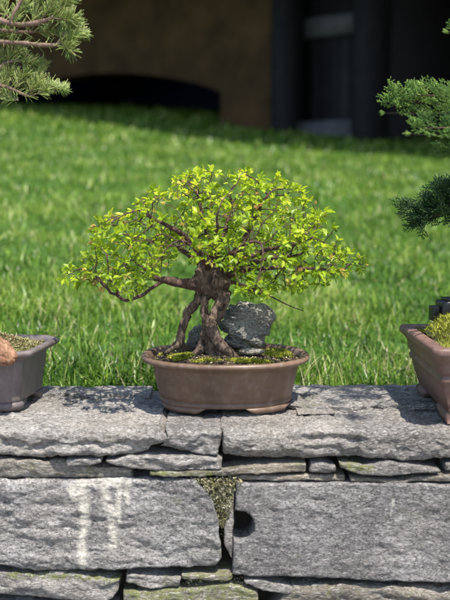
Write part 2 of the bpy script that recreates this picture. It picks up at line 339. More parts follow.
# ---------------------------------------------------------------- stone wall
YF = 1.53
wall = empty('stone_wall', (0, 1.7, -.62), 'low dry stone wall of rough grey schist slabs carrying the bonsai pots', 'wall')
def poly_res(pts, u):
    pts = np.asarray(pts, float); d = np.concatenate([[0], np.cumsum(np.abs(np.diff(pts[:, 0]))+1e-6)]); d /= d[-1]
    return np.stack([np.interp(u, d, pts[:, 0]), np.interp(u, d, pts[:, 1])], -1)
sid = [0]
def stone(name, top, bot, mat, yf=YF, yb=1.66, r=.010, amp=.006, step=.0028, ztop=None, yfpts=None, stain=None, moss=None, strata=1., label=None, worldpts=False, hole=None):
    """top, bot: pixel polylines on the wall's front plane"""
    sid[0] += 1; sd = sid[0]*7
    cv = (lambda p: np.array([[at(a, b, yf)[0], at(a, b, yf)[2]] for a, b in p])) if not worldpts else (lambda p: np.array(p, float))
    T, B = cv(top), cv(bot)
    if ztop is not None: T[:, 1] = ztop
    L = max(T[-1, 0]-T[0, 0], B[-1, 0]-B[0, 0]); H = np.mean(T[:, 1])-np.mean(B[:, 1])
    nu = int(min(L, 1.4)/step)+4; u = np.linspace(0, 1, nu)
    u = np.concatenate([[0]*3, u, [1]*3]); endy = np.concatenate([[1., .5, .15], np.zeros(nu), [.15, .5, 1.]])
    Tu, Bu = poly_res(T, u), poly_res(B, u)
    r = min(r, H*.4)
    nt = max(5, int((yb-yf)/step/ (1.0 if ztop is not None else 4))); nf = max(6, int(H/step)); nb = 5
    ys = list(np.linspace(1, 0, nt)); rows = [(y, 0., 0.) for y in ys]            # (y fraction beyond arc, w, arc inset)
    prof = [(('t', y)) for y in ys]+[('a', k/5*90) for k in range(1, 5)]+[('f', k/nf) for k in range(nf+1)]+[('b', 90-k/5*90) for k in range(1, 5)]+[('u', k/nb) for k in range(nb+1)]
    U = np.arange(len(u)); dend = np.minimum(u, 1-u)*L
    rr = r*1.3; q = np.clip(1-dend/rr, 0, 1); retreat = rr*(1-np.sqrt(np.clip(1-q*q, 0, 1)))*.6
    yfu = np.full(len(u), yf) if yfpts is None else np.interp(Tu[:, 0], *zip(*[(at(a, 400, yf)[0], b) for a, b in yfpts]))
    yfu = yfu+.004*fbm(np.stack([Tu[:, 0]*20, 0*u+sd, 0*u], -1), 3, 2)
    hh = Tu[:, 1]-Bu[:, 1]; ru = np.minimum(r, hh*.45)
    R_ = []
    for kind, t in prof:
        yf_ = yfu+retreat
        if kind == 't': y = yf_+ru+(yb-yf_-ru)*t; w = 0*u
        elif kind == 'a': y = yf_+ru*(1-math.sin(R(t))); w = ru*(1-math.cos(R(t)))/hh
        elif kind == 'f': y = yf_; w = (ru+(hh-2*ru)*t)/hh
        elif kind == 'b': y = yf_+ru*(1-math.sin(R(t))); w = 1-ru*(1-math.cos(R(t)))/hh
        else: y = yf_+ru+(yb-yf_-ru)*t; w = 0*u+1
        y = y+(yb-y)*endy
        xz = Tu*(1-w[:, None])+Bu*w[:, None]
        R_.append(np.stack([xz[:, 0], y, xz[:, 1]], -1))
    V = np.stack(R_, 1).reshape(-1, 3); npf = len(prof)
    P = V+np.array([sd*3.1, 0, sd*1.7])
    big = fbm(P*np.array([12, 14, 22]), 4, sd); med = fbm(P*np.array([38, 50, 75]), 4, sd+3, .6)
    zz = P[:, 2]*95+2.5*fbm(P*np.array([14, 16, 20]), 3, sd+5)+P[:, 0]*6
    lay = vn(np.stack([zz*.8, P[:, 0]*7, P[:, 0]*0], -1), sd+9); lay = np.sign(lay)*np.abs(lay)**.5
    V[:, 1] += amp*(1.1*big+.75*med+.55*strata*lay)*np.clip((yb-V[:, 1])/.02, 0, 1)
    V[:, 2] += amp*(.35*fbm(P*np.array([20, 24, 20]), 4, sd+11)+.55*fbm(P*np.array([70, 60, 60]), 3, sd+12)+.16*np.tile(np.array([1. if k == 't' else .6 for k, _ in prof]), len(u))*np.sign(vn(P*np.array([30, 60, 0])+lay[:, None]*.3, sd+13)))
    V[:, 0] += amp*.6*fbm(P*np.array([20, 20, 40]), 3, sd+15)
    if hole is not None:   # drilled pocket: push the vertices inside the outline back into the stone
        hx, hz, ra, rb, dep = hole
        fr = V[:, 1] < yf+.03
        dd = np.hypot((V[:, 0]-hx)/ra, (V[:, 2]-hz)/rb); k = fr & (dd < 1.12) & (V[:, 0] > hx-ra*.42)
        V[k, 1] += dep*np.clip((1.12-dd[k])/.16, 0, 1)
        V[fr & (V[:, 0] <= hx-ra*.42) & (np.abs(V[:, 2]-hz) < rb*1.3), 1] -= .0
    i = np.arange(len(u)-1)[:, None]*npf; j = np.arange(npf-1)[None, :]
    Q = np.stack([i+j, i+j+1, i+npf+j+1, i+npf+j], -1).reshape(-1, 4)
    st = np.zeros(len(V)); mo = np.zeros(len(V))
    if stain: st = stain(V)
    if moss: mo = moss(V)
    o = build(name, V, [Q], mat, wall, {'stain': st, 'moss': mo}, True)
    if label: o['label'] = label
    return o
XZ = lambda a, b, yf=YF: (at(a, b, yf)[0], at(a, b, yf)[2])
def seg_mask(segs):
    def f(V):
        m = np.zeros(len(V)); wv = .006*fbm(V*np.array([70, 70, 50]), 3, 77)
        for (a, b, c, d, w0, w1) in segs:
            p, q = np.array(XZ(a, b)), np.array(XZ(c, d)); dq = q-p; P = V[:, [0, 2]]
            t = np.clip(((P-p)@dq)/(dq@dq), 0, 1); ds = np.linalg.norm(P-(p+t[:, None]*dq), axis=1)+wv
            w = (w0+(w1-w0)*t)/F*YF
            m = np.maximum(m, np.clip(1.35-ds/(w*(1.15+.5*vn(V*np.array([60, 60, 40]), 71))), 0, 1)*np.clip(.95+.6*fbm(V*np.array([70, 70, 70]), 3, 73), .45, 1))
        return m
    return f
# coping slabs
stone('coping_stone', [(-260, 430), (-80, 430), (60, 430), (158, 428)], [(-260, 458), (-100, 459), (0, 457), (45, 459), (75, 457), (125, 456), (148, 451), (151, 447), (170, 440)], M_ST[3], yb=1.86, r=.016, amp=.0085, ztop=-.004)
stone('coping_stone', [(164, 428), (222, 426)], [(172, 443), (160, 447), (190, 452), (219, 456)], M_ST[0], yf=YF+.004, yb=1.70, r=.012, amp=.008, ztop=-.006)
stone('coping_stone', [(222, 428), (300, 428), (450, 430), (700, 430)], [(221, 457), (260, 459), (330, 459), (400, 461), (450, 462), (700, 462)], M_ST[3], yb=1.86, r=.016, amp=.0085, ztop=-.003)
stone('coping_stone', [(164, 390), (222, 390)], [(164, 420), (222, 420)], M_ST[0], yf=1.704, yb=1.86, r=.008, amp=.006, ztop=-.003)
# laminations lying on the back of the slabs
stone('stone_flake', [(288, 404), (420, 404), (560, 404)], [(288, 412), (420, 412), (560, 412)], M_ST[0], yf=1.665, yb=1.862, r=.004, amp=.006, ztop=.007, yfpts=[(288, 1.69), (312, 1.655), (335, 1.67), (350, 1.66), (372, 1.685), (420, 1.67), (560, 1.69)], strata=.4)
stone('stone_flake', [(-200, 404), (150, 404)], [(-200, 410), (150, 410)], M_ST[0], yf=1.77, yb=1.862, r=.003, amp=.005, ztop=.004, yfpts=[(-200, 1.76), (30, 1.77), (60, 1.80), (90, 1.765), (120, 1.79), (150, 1.77)], strata=.4)
stone('stone_flake', [(298, 407), (335, 407)], [(298, 415), (335, 415)], M_ST[3], yf=1.628, yb=1.668, r=.004, amp=.004, ztop=.003, strata=.4)
# thin courses
stone('filler_stone', [(-260, 461), (0, 460), (40, 461), (64, 461), (100, 468), (132, 468)], [(-260, 479), (0, 478), (60, 479), (132, 479)], M_ST[2], yf=YF+.006, r=.006, amp=.006)
stone('filler_stone', [(66, 460), (100, 459)], [(66, 467), (90, 466), (101, 463)], M_ST[3], yf=YF-.004, r=.003, amp=.003)
stone('filler_stone', [(105, 461), (130, 457), (160, 456), (205, 458), (222, 460)], [(105, 463), (130, 469), (160, 471), (222, 470)], M_ST[3], yf=YF-.004, r=.005, amp=.005)
stone('filler_stone', [(150, 472), (210, 471), (260, 466), (306, 464)], [(150, 476), (200, 477), (250, 474), (306, 472)], M_ST[2], yf=YF-.002, r=.003, amp=.004, moss=seg_mask([(150, 472, 215, 474, 3, 3)]))
stone('filler_stone', [(232, 475), (300, 475), (345, 475)], [(232, 480), (345, 481)], M_ST[2], yf=YF+.006, r=.003, amp=.004)
stone('filler_stone', [(311, 463), (322, 462), (335, 467)], [(309, 472), (320, 474), (336, 473)], M_ST[3], yf=YF-.001, r=.005, amp=.004)
stone('filler_stone', [(340, 463), (365, 466), (390, 463), (410, 466), (441, 471)], [(341, 468), (362, 475), (390, 477), (415, 474), (442, 473)], M_ST[3], yf=YF-.003, r=.004, amp=.004, moss=seg_mask([(341, 466, 372, 468, 5, 3)]), label='pale flat stone with a streak of green moss')
stone('filler_stone', [(350, 477), (400, 480), (450, 474), (560, 474)], [(350, 481), (400, 483), (450, 481), (560, 481)], M_ST[2], yf=YF+.004, r=.003, amp=.004)
stone('filler_stone', [(446, 465), (560, 465)], [(446, 472), (560, 472)], M_ST[0], yf=YF+.002, r=.004, amp=.004)
# big course
drips = seg_mask([(68, 486, 84, 485, 2, 4), (88, 483, 116, 483, 2.5, 4), (80, 487, 85, 505, 6, 4.5), (85, 505, 83, 535, 5, 4), (83, 535, 82, 566, 4, 3), (104, 487, 112, 515, 6, 5), (112, 515, 112, 546, 5, 3.5), (118, 484, 119, 522, 4, 1.5), (128, 486, 127, 500, 3.5, 2), (70, 488, 76, 500, 3.5, 2.5)])
stone('wall_stone', [(-260, 482), (0, 480), (60, 481), (140, 480), (194, 481), (205, 489), (213, 502), (219, 520)], [(-260, 572), (0, 566), (20, 571), (120, 570), (190, 568), (215, 567), (221, 560)], M_ST[1], yf=YF-.002, r=.007, amp=.0070, strata=.35, stain=drips, label='large grey stone with white drip stains')
hx, hz = XZ(240, 526)
stone('wall_stone', [(236, 484), (300, 484), (450, 485), (700, 486)], [(232, 575), (250, 577), (300, 577), (380, 582), (450, 583), (700, 583)], M_ST[1], yf=YF-.006, yb=1.70, r=.005, amp=.0042, strata=.25, stain=seg_mask([(392, 500, 390, 515, 2.2, 1.6)]), hole=(hx, hz, .0235, .0265, .09), label='large grey stone with a drilled dark hole')
stone('filler_stone', [(227, 487), (235, 486)], [(224, 545), (232, 560)], M_ST[3], yf=YF+.004, r=.004, amp=.004)
# bottom courses
stone('wall_stone', [(-260, 577), (0, 573), (40, 575), (70, 573), (95, 577), (120, 580)], [(-260, 600), (0, 594), (60, 600), (100, 603), (112, 598), (118, 592)], M_ST[3], yf=YF-.004, r=.006, amp=.006, moss=seg_mask([(10, 575, 118, 578, 2, 3)]))
stone('wall_stone', [(126, 574), (150, 576), (181, 578)], [(125, 583), (150, 588), (180, 586)], M_ST[0], yf=YF-.001, r=.005, amp=.005)
stone('wall_stone', [(182, 575), (210, 575), (232, 573)], [(182, 580), (232, 580)], M_ST[2], yf=YF+.001, r=.003, amp=.004, moss=lambda V: np.full(len(V), .6))
stone('wall_stone', [(122, 593), (180, 590), (230, 584), (258, 594)], [(122, 612), (258, 614)], M_ST[2], yf=YF-.003, r=.006, amp=.006, moss=lambda V: np.full(len(V), .7))
stone('wall_stone', [(244, 580), (262, 581), (292, 588)], [(244, 583), (262, 591), (292, 594)], M_ST[3], yf=YF-.001, r=.004, amp=.005)
stone('wall_stone', [(292, 586), (380, 587), (450, 590), (700, 590)], [(262, 622), (380, 625), (700, 630)], M_ST[2], yf=YF-.003, r=.010, amp=.007)
stone('wall_stone', [(-260, 606), (0, 603), (118, 607)], [(-260, 640), (118, 640)], M_ST[1], yf=YF+.002, r=.008, amp=.007, step=.005)
stone('wall_stone', [(122, 616), (258, 618)], [(122, 650), (258, 650)], M_ST[0], yf=YF, r=.008, amp=.007, step=.005)
stone('wall_stone', [(-260, 645), (160, 655)], [(-260, 706), (160, 706)], M_ST[0], yf=YF, r=.01, amp=.008, step=.006)
stone('wall_stone', [(165, 656), (400, 636), (700, 636)], [(165, 706), (700, 706)], M_ST[1], yf=YF, r=.01, amp=.008, step=.006)
stone('wall_stone', [(-900, 480), (-266, 482)], [(-900, 705), (-266, 705)], M_ST[1], yf=YF, r=.01, amp=.01, step=.01)
stone('wall_stone', [(706, 480), (1400, 480)], [(706, 705), (1400, 705)], M_ST[1], yf=YF, r=.01, amp=.01, step=.01)
stone('coping_stone', [(-900, 430), (-264, 430)], [(-900, 470), (-264, 470)], M_ST[3], yb=1.86, r=.01, amp=.008, step=.01, ztop=-.004)
stone('coping_stone', [(704, 430), (1400, 430)], [(704, 470), (1400, 470)], M_ST[3], yb=1.86, r=.01, amp=.008, step=.01, ztop=-.004)
mb = MB(); mb.box(-2., 2., YF+.055, 1.855, -.70, -.035); mb.build('gap_dark_core', M_CORE, wall, False)  # near-black core placed behind the stones so the open gaps read as shade

def tufts(name, mat, parent, P, h, w, label=None, shade=None):
    P = np.asarray(P); N = len(P)
    V, Fq, kk = blades(P[:, 0], P[:, 1], P[:, 2], h*rng.uniform(.4, 1.3, N), w*rng.uniform(.6, 1.3, N), rng.uniform(0, 6.28, N), np.abs(rng.normal(0, .5, N)), rng.uniform(0, 1.2, N), 2)
    a = rng.random(N)*.5+.2 if shade is None else np.clip(shade+rng.normal(0, .16, N), 0, 1)
    o = build(name, V, [Fq], mat, parent, {'rnd': np.repeat(a, kk)})
    if label: o['label'] = label
    return o
def clumps(name, mat, parent, pts, rad, label=None, fl=.7):
    ico = np.array([(0,0,1),(.894,0,.447),(.276,.851,.447),(-.724,.526,.447),(-.724,-.526,.447),(.276,-.851,.447),(.724,.526,-.447),(-.276,.851,-.447),(-.894,0,-.447),(-.276,-.851,-.447),(.724,-.526,-.447),(0,0,-1)])
    fc = np.array([(0,1,2),(0,2,3),(0,3,4),(0,4,5),(0,5,1),(1,6,2),(2,7,3),(3,8,4),(4,9,5),(5,10,1),(2,6,7),(3,7,8),(4,8,9),(5,9,10),(1,10,6),(6,11,7),(7,11,8),(8,11,9),(9,11,10),(10,11,6)])
    mb = MB()
    for p, r0 in zip(pts, rad):
        v = ico*r0*(.35+1.1*rng.random((12, 1)))*np.array([1, 1, fl]); mb.add(v+p, [fc], float(rng.random()))
    o = mb.build(name, mat, parent)
    if label: o['label'] = label
    o['kind'] = 'stuff'; return o
pts = []; rad = []
for k in range(2300):
    t = rng.random(); b = 479+t*50; xl = 200+23*t**.75; a = xl-2+rng.random()*(236-xl)*(1-.45*t**2)
    if b < 484: a = rng.uniform(192, 242)
    x, z = XZ(a, b); pts.append((x, YF-.003+.014*rng.random()+.012*t, z)); rad.append(rng.uniform(.0010, .0034))
for k in range(90):
    a, b = rng.uniform(216, 232), rng.uniform(518, 548); x, z = XZ(a, b); pts.append((x, YF+.03+.015*rng.random(), z)); rad.append(rng.uniform(.0015, .0035))
for k in range(160):
    a, b = rng.uniform(182, 262), rng.uniform(581, 588); x, z = XZ(a, b); pts.append((x, YF+.012+.015*rng.random(), z)); rad.append(rng.uniform(.0015, .003))
lp = np.array(pts)[:2300]; lp = lp[rng.integers(0, len(lp), 7000)]+rng.normal(0, .0016, (7000, 3))-np.array([0, .002, 0])
tufts('moss', M_LICH, wall, lp, .0042, .0022, None, np.clip(.5+.9*fbm(lp*130, 2, 91), 0, 1))
clumps('moss', M_LICH, wall, np.array(pts), rad, 'crumbly yellow green moss and lichen in the joint')

# ---------------------------------------------------------------- pots
def oval(cx, cy, a, b, ex=2.25):
    def f(off, t):
        th = np.asarray(t)*2*np.pi; c, s_ = np.cos(th), np.sin(th)
        r = (np.abs(c)**ex+np.abs(s_)**ex)**(-1/ex)
        return np.stack([cx+(a+off)*r*c, cy+(b+off)*r*s_], -1)
    return f
def rrect(cx, cy, a, b, rad, flat=False, rot=0.):
    def f(off, t):
        A, B, Rr = a+off, b+off, rad+off*.4; pts = []
        for q, (sx, sy) in enumerate(((1, 1), (-1, 1), (-1, -1), (1, -1))):
            for k in range(7 if not flat else 2):
                an = R(90*q+90*(k/(6 if not flat else 1))); pts.append((cx+sx*(A-Rr)+Rr*math.cos(an), cy+sy*(B-Rr)+Rr*math.sin(an)))
        pts.append(pts[0]); pts = np.array(pts)-(cx, cy); pts = np.stack([pts[:, 0]*math.cos(rot)-pts[:, 1]*math.sin(rot)+cx, pts[:, 0]*math.sin(rot)+pts[:, 1]*math.cos(rot)+cy], -1)
        d = np.concatenate([[0], np.cumsum(np.linalg.norm(np.diff(pts, axis=0), axis=1))]); d /= d[-1]
        t = np.asarray(t) % 1.0
        return np.stack([np.interp(t, d, pts[:, 0]), np.interp(t, d, pts[:, 1])], -1)
    return f
def pot_body(name, plan, prof, mat, parent, N=160):
    t = np.arange(N)/N; rows = []
    pr = []
    for i in range(len(prof)-1):   # densify
        (a, z), (b, w) = prof[i], prof[i+1]; n = max(1, int(math.hypot(a-b, z-w)/.006))
        pr += [(a+(b-a)*k/n, z+(w-z)*k/n) for k in range(n)]
    pr.append(prof[-1])
    for off, z in pr:
        p = plan(off, t); rows.append(np.concatenate([p, np.full((N, 1), z)], 1))
    V = np.concatenate(rows); m = len(pr); i = np.arange(m-1)[:, None]*N; j = np.arange(N)[None, :]; jn = (j+1) % N
    Q = np.stack([i+j, i+jn, i+N+jn, i+N+j], -1).reshape(-1, 4)
    b0 = rows[0].mean(0); b1 = rows[-1].mean(0); V = np.concatenate([V, [b0, b1]])
    T0 = np.stack([np.full(N, m*N), (np.arange(N)+1) % N, np.arange(N)], -1); T1 = np.stack([np.full(N, m*N+1), (m-1)*N+np.arange(N), (m-1)*N+(np.arange(N)+1) % N], -1)
    V[:, :2] += .0006*vn(V*25, 3)[:, None]
    return build(name, V, [Q, T0, T1], mat, parent)
def foot(plan, t0, t1, o_out, o_in, h, mat, parent, z0=0.):
    n = 26; t = np.linspace(t0, t1, n); k = np.linspace(-1, 1, n); lift = h*.8*np.clip((np.abs(k)-.62)/.38, 0, 1)**1.6
    po, pi, pm = plan(o_out, t), plan(o_in, t), plan(o_out+.003, t); rows = []
    zc = lambda z: np.full(n, z)
    rows = [np.column_stack([po, zc(z0+h)]), np.column_stack([pm, z0+h*.55+lift*.45]), np.column_stack([po, z0+lift+.001]), np.column_stack([pi, z0+lift+.001]), np.column_stack([pi, zc(z0+h)])]
    V = np.concatenate(rows); m = 5; Q = []
    for a in range(m):
        b = (a+1) % m
        for c in range(n-1): Q.append((a*n+c, a*n+c+1, b*n+c+1, b*n+c))
    return build('foot', V, [np.array(Q), np.array([[a*n for a in range(5)]]), np.array([[a*n+n-1 for a in range(4, -1, -1)]])], mat, parent)
def heap(name, plan, zfun, mat, parent, n=26, N=90, label=None):
    t = np.arange(N)/N; c = plan(0, t).mean(0); rows = [np.append(c, 0)[None]]; edge = plan(0, t)
    for k in range(1, n+1):
        p = c+(edge-c)*(k/n); rows.append(np.column_stack([p, np.zeros(N)]))
    V = np.concatenate(rows); V[:, 2] = zfun(V[:, 0], V[:, 1])
    Q = [[1+i*N+j, 1+i*N+(j+1) % N, 1+(i+1)*N+(j+1) % N, 1+(i+1)*N+j] for i in range(n-1) for j in range(N)]
    T = [[0, 1+j, 1+(j+1) % N] for j in range(N)]
    o = build(name, V, [np.array(Q), np.array(T)], mat, parent)
    if label: o['label'] = label
    return o
# centre pot
CX, CY = 0.001, 1.722
pc = empty('bonsai_pot', (CX, CY, 0), 'oval brown stoneware bonsai pot holding the leafy tree in the middle of the wall', 'pot')
plan = oval(CX, CY, .169, .138)
pot_body('pot_body', plan, [(-.045, .013), (-.0395, .011), (-.036, .0125), (-.035, .018), (-.0375, .0195), (-.0375, .022), (-.0345, .0245), (-.031, .04), (-.026, .062), (-.0225, .083), (-.0215, .088), (-.005, .0925), (-.001, .0945), (0, .098), (-.001, .1015), (-.004, .1035), (-.010, .1035), (-.0135, .102), (-.016, .097), (-.020, .085)], M_POT, pc, 220)
for tm in (.635, .865, .135, .365): foot(plan, tm-.068, tm+.068, -.0355, -.052, .0125, M_POT, pc)
def soil_c(x, y):
    dx = x-CX; dy = y-CY; rr = (dx/.149)**2+(dy/.118)**2
    P = np.stack([x*30, y*30, 0*x], -1)
    return .092+.012*np.clip(1-rr, 0, 1)+.004*fbm(P, 3, 4)
soil = heap('soil', oval(CX, CY, .1505, .1195), soil_c, M_SOIL, pc)
P = []; sh = []
def moss_patch(px, py, rx, ry, n):
    c = onz(px, py, .1)
    for _ in range(n):
        a = rng.uniform(0, 6.28); r = rng.random()**.6; x = c[0]+rx*r*math.cos(a)*(1+.3*math.sin(3*a)); y = c[1]+ry*r*math.sin(a)*(1+.3*math.cos(2*a))
        if ((x-CX)/.148)**2+((y-CY)/.117)**2 > 1: continue
        P.append((x, y, float(soil_c(np.array([x]), np.array([y]))[0])+.004*(1-r*r)-.001)); sh.append(.55+.35*vn(np.array([[x*60, y*60, 0]]))[0])
moss_patch(182, 357, .026, .028, 3200); moss_patch(265, 354, .050, .030, 6000); moss_patch(286, 349, .034, .040, 4500); moss_patch(250, 361, .04, .010, 1600); moss_patch(240, 361, .022, .010, 900); moss_patch(165, 352, .012, .016, 500); moss_patch(205, 361, .03, .006, 400)
tufts('moss', M_MOSS, pc, P, .005, .0016, None, np.array(sh))
P = []
for _ in range(800):
    a = rng.uniform(0, 6.28); r = rng.random()**.5; x = CX+.146*r*math.cos(a); y = CY+.115*r*math.sin(a); P.append((x, y, float(soil_c(np.array([x]), np.array([y]))[0])+.0005))
clumps('soil_grit', M_DRY, pc, P, rng.uniform(.0008, .0024, 800))

# left pot
pl = empty('bonsai_pot', (-.60, 1.77, 0), 'mauve grey rectangular bonsai pot with cut corners at the left end of the wall', 'pot')
LR = R(-8); planL = rrect(-.588, 1.755, .214, .100, .026, True, LR)
pot_body('pot_body', planL, [(-.03, .016), (-.022, .014), (-.018, .016), (-.018, .022), (-.016, .04), (-.010, .08), (-.008, .106), (-.002, .108), (.013, .110), (.016, .113), (.016, .119), (.013, .1215), (.006, .1215), (.002, .118), (-.004, .10)], M_POTL, pl, 240)
def perim(planf, x, y):
    t = np.linspace(0, 1, 800, endpoint=False); p = planf(0, t); return t[np.argmin((p[:, 0]-x)**2+(p[:, 1]-y)**2)]
for sx, sy in ((1, 1), (-1, 1), (-1, -1), (1, -1)):
    t = perim(planL, -.60+sx*.205*math.cos(LR)-sy*.09*math.sin(LR), 1.755+sx*.205*math.sin(LR)+sy*.09*math.cos(LR)); foot(planL, t-.055, t+.055, -.0165, -.04, .016, M_POTL, pl)
def soil_l(x, y): return .112+.022*np.clip(1-((x+.60)/.21)**4-((y-1.755)/.11)**2, 0, 1)+.006*fbm(np.stack([x*35, y*35, 0*x], -1), 3, 6)
heap('soil', rrect(-.588, 1.755, .212, .098, .026, True, LR), soil_l, M_SOILG, pl)
n = 9000; x = rng.uniform(-.80, -.37, n); y = rng.uniform(1.642, 1.893, n); xr_ = (x+.6)*math.cos(LR)+(y-1.755)*math.sin(LR); yr_ = -(x+.6)*math.sin(LR)+(y-1.755)*math.cos(LR); k = (np.abs(xr_) < .207) & (np.abs(yr_) < .093) & (np.abs(xr_)+np.abs(yr_) < .29); x, y = x[k], y[k]
tufts('moss', M_DRY, pl, np.stack([x, y, soil_l(x, y)-.001], -1), .009, .0016, None, np.clip(.5+.5*fbm(np.stack([x*30, y*30, 0*x], -1), 2, 21), 0, 1))
k = rng.random(len(x)) < .10
clumps('soil_grit', M_DRY, pl, np.stack([x, y, soil_l(x, y)+.002], -1)[k], rng.uniform(.001, .0035, k.sum()))
mb = MB(); a = np.array(onz(59, 337, .115)); mb.tube([a, a+(-.0005, .002, .014), a+(-.003, .003, .030), a+(-.002, .003, .044)], [.0009, .0007, .0006, .0004], 5)
mb.tube([a+(-.003, .003, .030), a+(.003, .004, .036)], [.0005, .0003], 4); mb.build('dry_stalk', M_PBARK, pl)

# right pot
RX0, RY0 = .372, 1.50
aR, bR = .235, .172
pr_ = empty('bonsai_pot', (RX0+aR, RY0+bR-.006, 0), 'reddish brown rectangular bonsai pot with belted sides at the right end of the wall', 'pot')
cxr, cyr = RX0+aR, RY0+bR-.006+.012
planR = rrect(cxr, cyr, aR, bR-.012, .012)
pot_body('pot_body', planR, [(-.05, .020), (-.043, .018), (-.040, .020), (-.040, .030), (-.036, .036), (-.031, .050), (-.026, .066), (-.0235, .076), (-.020, .079), (-.0185, .083), (-.0185, .088), (-.0215, .091), (-.0215, .094), (-.0185, .097), (-.0165, .100), (-.0160, .108), (-.014, .116), (-.008, .125), (-.002, .130), (0, .134), (0, .142), (-.003, .146), (-.022, .146), (-.026, .143), (-.030, .125)], M_POTR, pr_, 260)
for sx, sy in ((1, 1), (-1, 1), (-1, -1), (1, -1)):
    t = perim(planR, cxr+sx*aR, cyr+sy*(bR-.012)); foot(planR, t-.065, t+.065, -.036, -.062, .022, M_POTR, pr_)
def soil_r(x, y): return .138+.066*np.clip(1-np.abs((x-cxr)/.21)**3-np.abs((y-cyr)/.14)**3, 0, 1)**.7+.010*fbm(np.stack([x*28, y*28, 0*x], -1), 3, 6)
heap('soil', rrect(cxr, cyr, aR-.0275, bR-.0395, .012), soil_r, M_SOILG, pr_)
n = 12000; x = rng.uniform(cxr-.203, cxr+.1, n); y = rng.uniform(cyr-.13, cyr+.13, n)
tufts('moss', M_MOSS, pr_, np.stack([x, y, soil_r(x, y)-.001], -1), .011, .0017, None, np.clip(.42+.55*fbm(np.stack([x*26, y*26, 0*x], -1), 2, 31), 0, 1))
k = rng.random(n) < .02; clumps('soil_grit', M_DRY, pr_, np.stack([x, y, soil_r(x, y)+.003], -1)[k], rng.uniform(.001, .003, k.sum()))
# long grass blades leaning out beside it
# black box on moss
bb = np.array(at(437, 306, 1.75)); bb[2] = float(soil_r(np.array([bb[0]-.004]), np.array([bb[1]]))[0])+.013; bbx = empty('fertiliser_box', tuple(bb), 'small black plastic box resting on the moss of the reddish pot', 'box')
def rbox(name, c, dx, dy, dz, r, mat, parent, rot=0):
    bm = bmesh.new(); bmesh.ops.create_cube(bm, size=1); bm.transform(Matrix.Diagonal((dx, dy, dz, 1)))
    bmesh.ops.bevel(bm, geom=bm.edges[:], offset=r, segments=3, profile=.6, affect='EDGES')
    bm.transform(Matrix.Rotation(rot, 4, 'Z')); bm.transform(Matrix.Translation(Vector(c)-Vector(parent.location)))
    me = D.meshes.new(name); bm.to_mesh(me); bm.free(); me.materials.append(mat); o = D.objects.new(name, me); COL.objects.link(o); o.parent = parent
    for p_ in me.polygons: p_.use_smooth = True
    return o
rbox('box_body', bb+(.036, 0, .016), .068, .045, .040, .006, M_BLACK, bbx, .12)
rbox('clip', bb+(-.006, -.004, .010), .016, .026, .030, .003, M_BLACK, bbx, .12)
rbox('lid', bb+(.038, 0, .0385), .050, .040, .006, .002, M_BLACK, bbx, .12)

# ---------------------------------------------------------------- rock beside the trunk
rk_c = np.array(at(247, 327, 1.755))
bm = bmesh.new(); bmesh.ops.create_icosphere(bm, subdivisions=6, radius=1.)
V = np.array([v.co for v in bm.verts]); Fc = np.array([[v.index for v in f.verts] for f in bm.faces]); bm.free()
q = np.sign(V)*np.abs(V)**.62; q /= np.maximum(np.linalg.norm(q, axis=1)[:, None]**.35, .1)
V = q*np.array([.050, .036, .048])
V[:, 0] += .012*np.clip((V[:, 2])/.05, -1, 1)                       # top leans right, base undercut
V[:, 0] *= np.where(V[:, 2] < -.012, .80, 1.06)
V[:, 2] += -.10*V[:, 0]
n1 = fbm(V*np.array([28, 28, 45]), 4, 41, .6); zz = V[:, 2]*150+3*fbm(V*22, 3, 45)+V[:, 0]*60
lay = vn(np.stack([zz, V[:, 0]*12, V[:, 1]*12], -1), 47); dirn = V/np.linalg.norm(V, axis=1)[:, None]
V = V+dirn*(.012*n1+.0062*np.sign(lay)*np.abs(lay)**.6)[:, None]
rk = build('rock', V+rk_c, [Fc], M_ROCK, None, {'stain': np.zeros(len(V)), 'moss': np.zeros(len(V))})
tag(rk, 'craggy dark grey layered rock standing behind the forked trunk in the oval pot', 'rock')
# low slab continuing left behind the legs
def small_rock(c, sc_, seed, label, m=M_ROCK, name='rock'):
    bm = bmesh.new(); bmesh.ops.create_icosphere(bm, subdivisions=5, radius=1.); V = np.array([v.co for v in bm.verts]); Fc = np.array([[v.index for v in f.verts] for f in bm.faces]); bm.free()
    V = V*np.array(sc_); d = V/np.linalg.norm(V, axis=1)[:, None]; V = V+d*(min(sc_)*.5*fbm(V*np.array([35, 35, 70])+seed, 4, seed, .6))[:, None]
    return tag(build(name, V+np.array(c), [Fc], m, None, {'stain': np.zeros(len(V)), 'moss': np.zeros(len(V))}), label, 'rock')
small_rock(at(199, 338, 1.79), (.026, .018, .026), 3, 'lower grey rock seen between the two forked roots in the oval pot')
small_rock(np.array(at(252, 352, 1.69))+(0, 0, .001), (.026, .012, .007), 8, 'small flat brown stone at the foot of the craggy rock', M_ST[2])

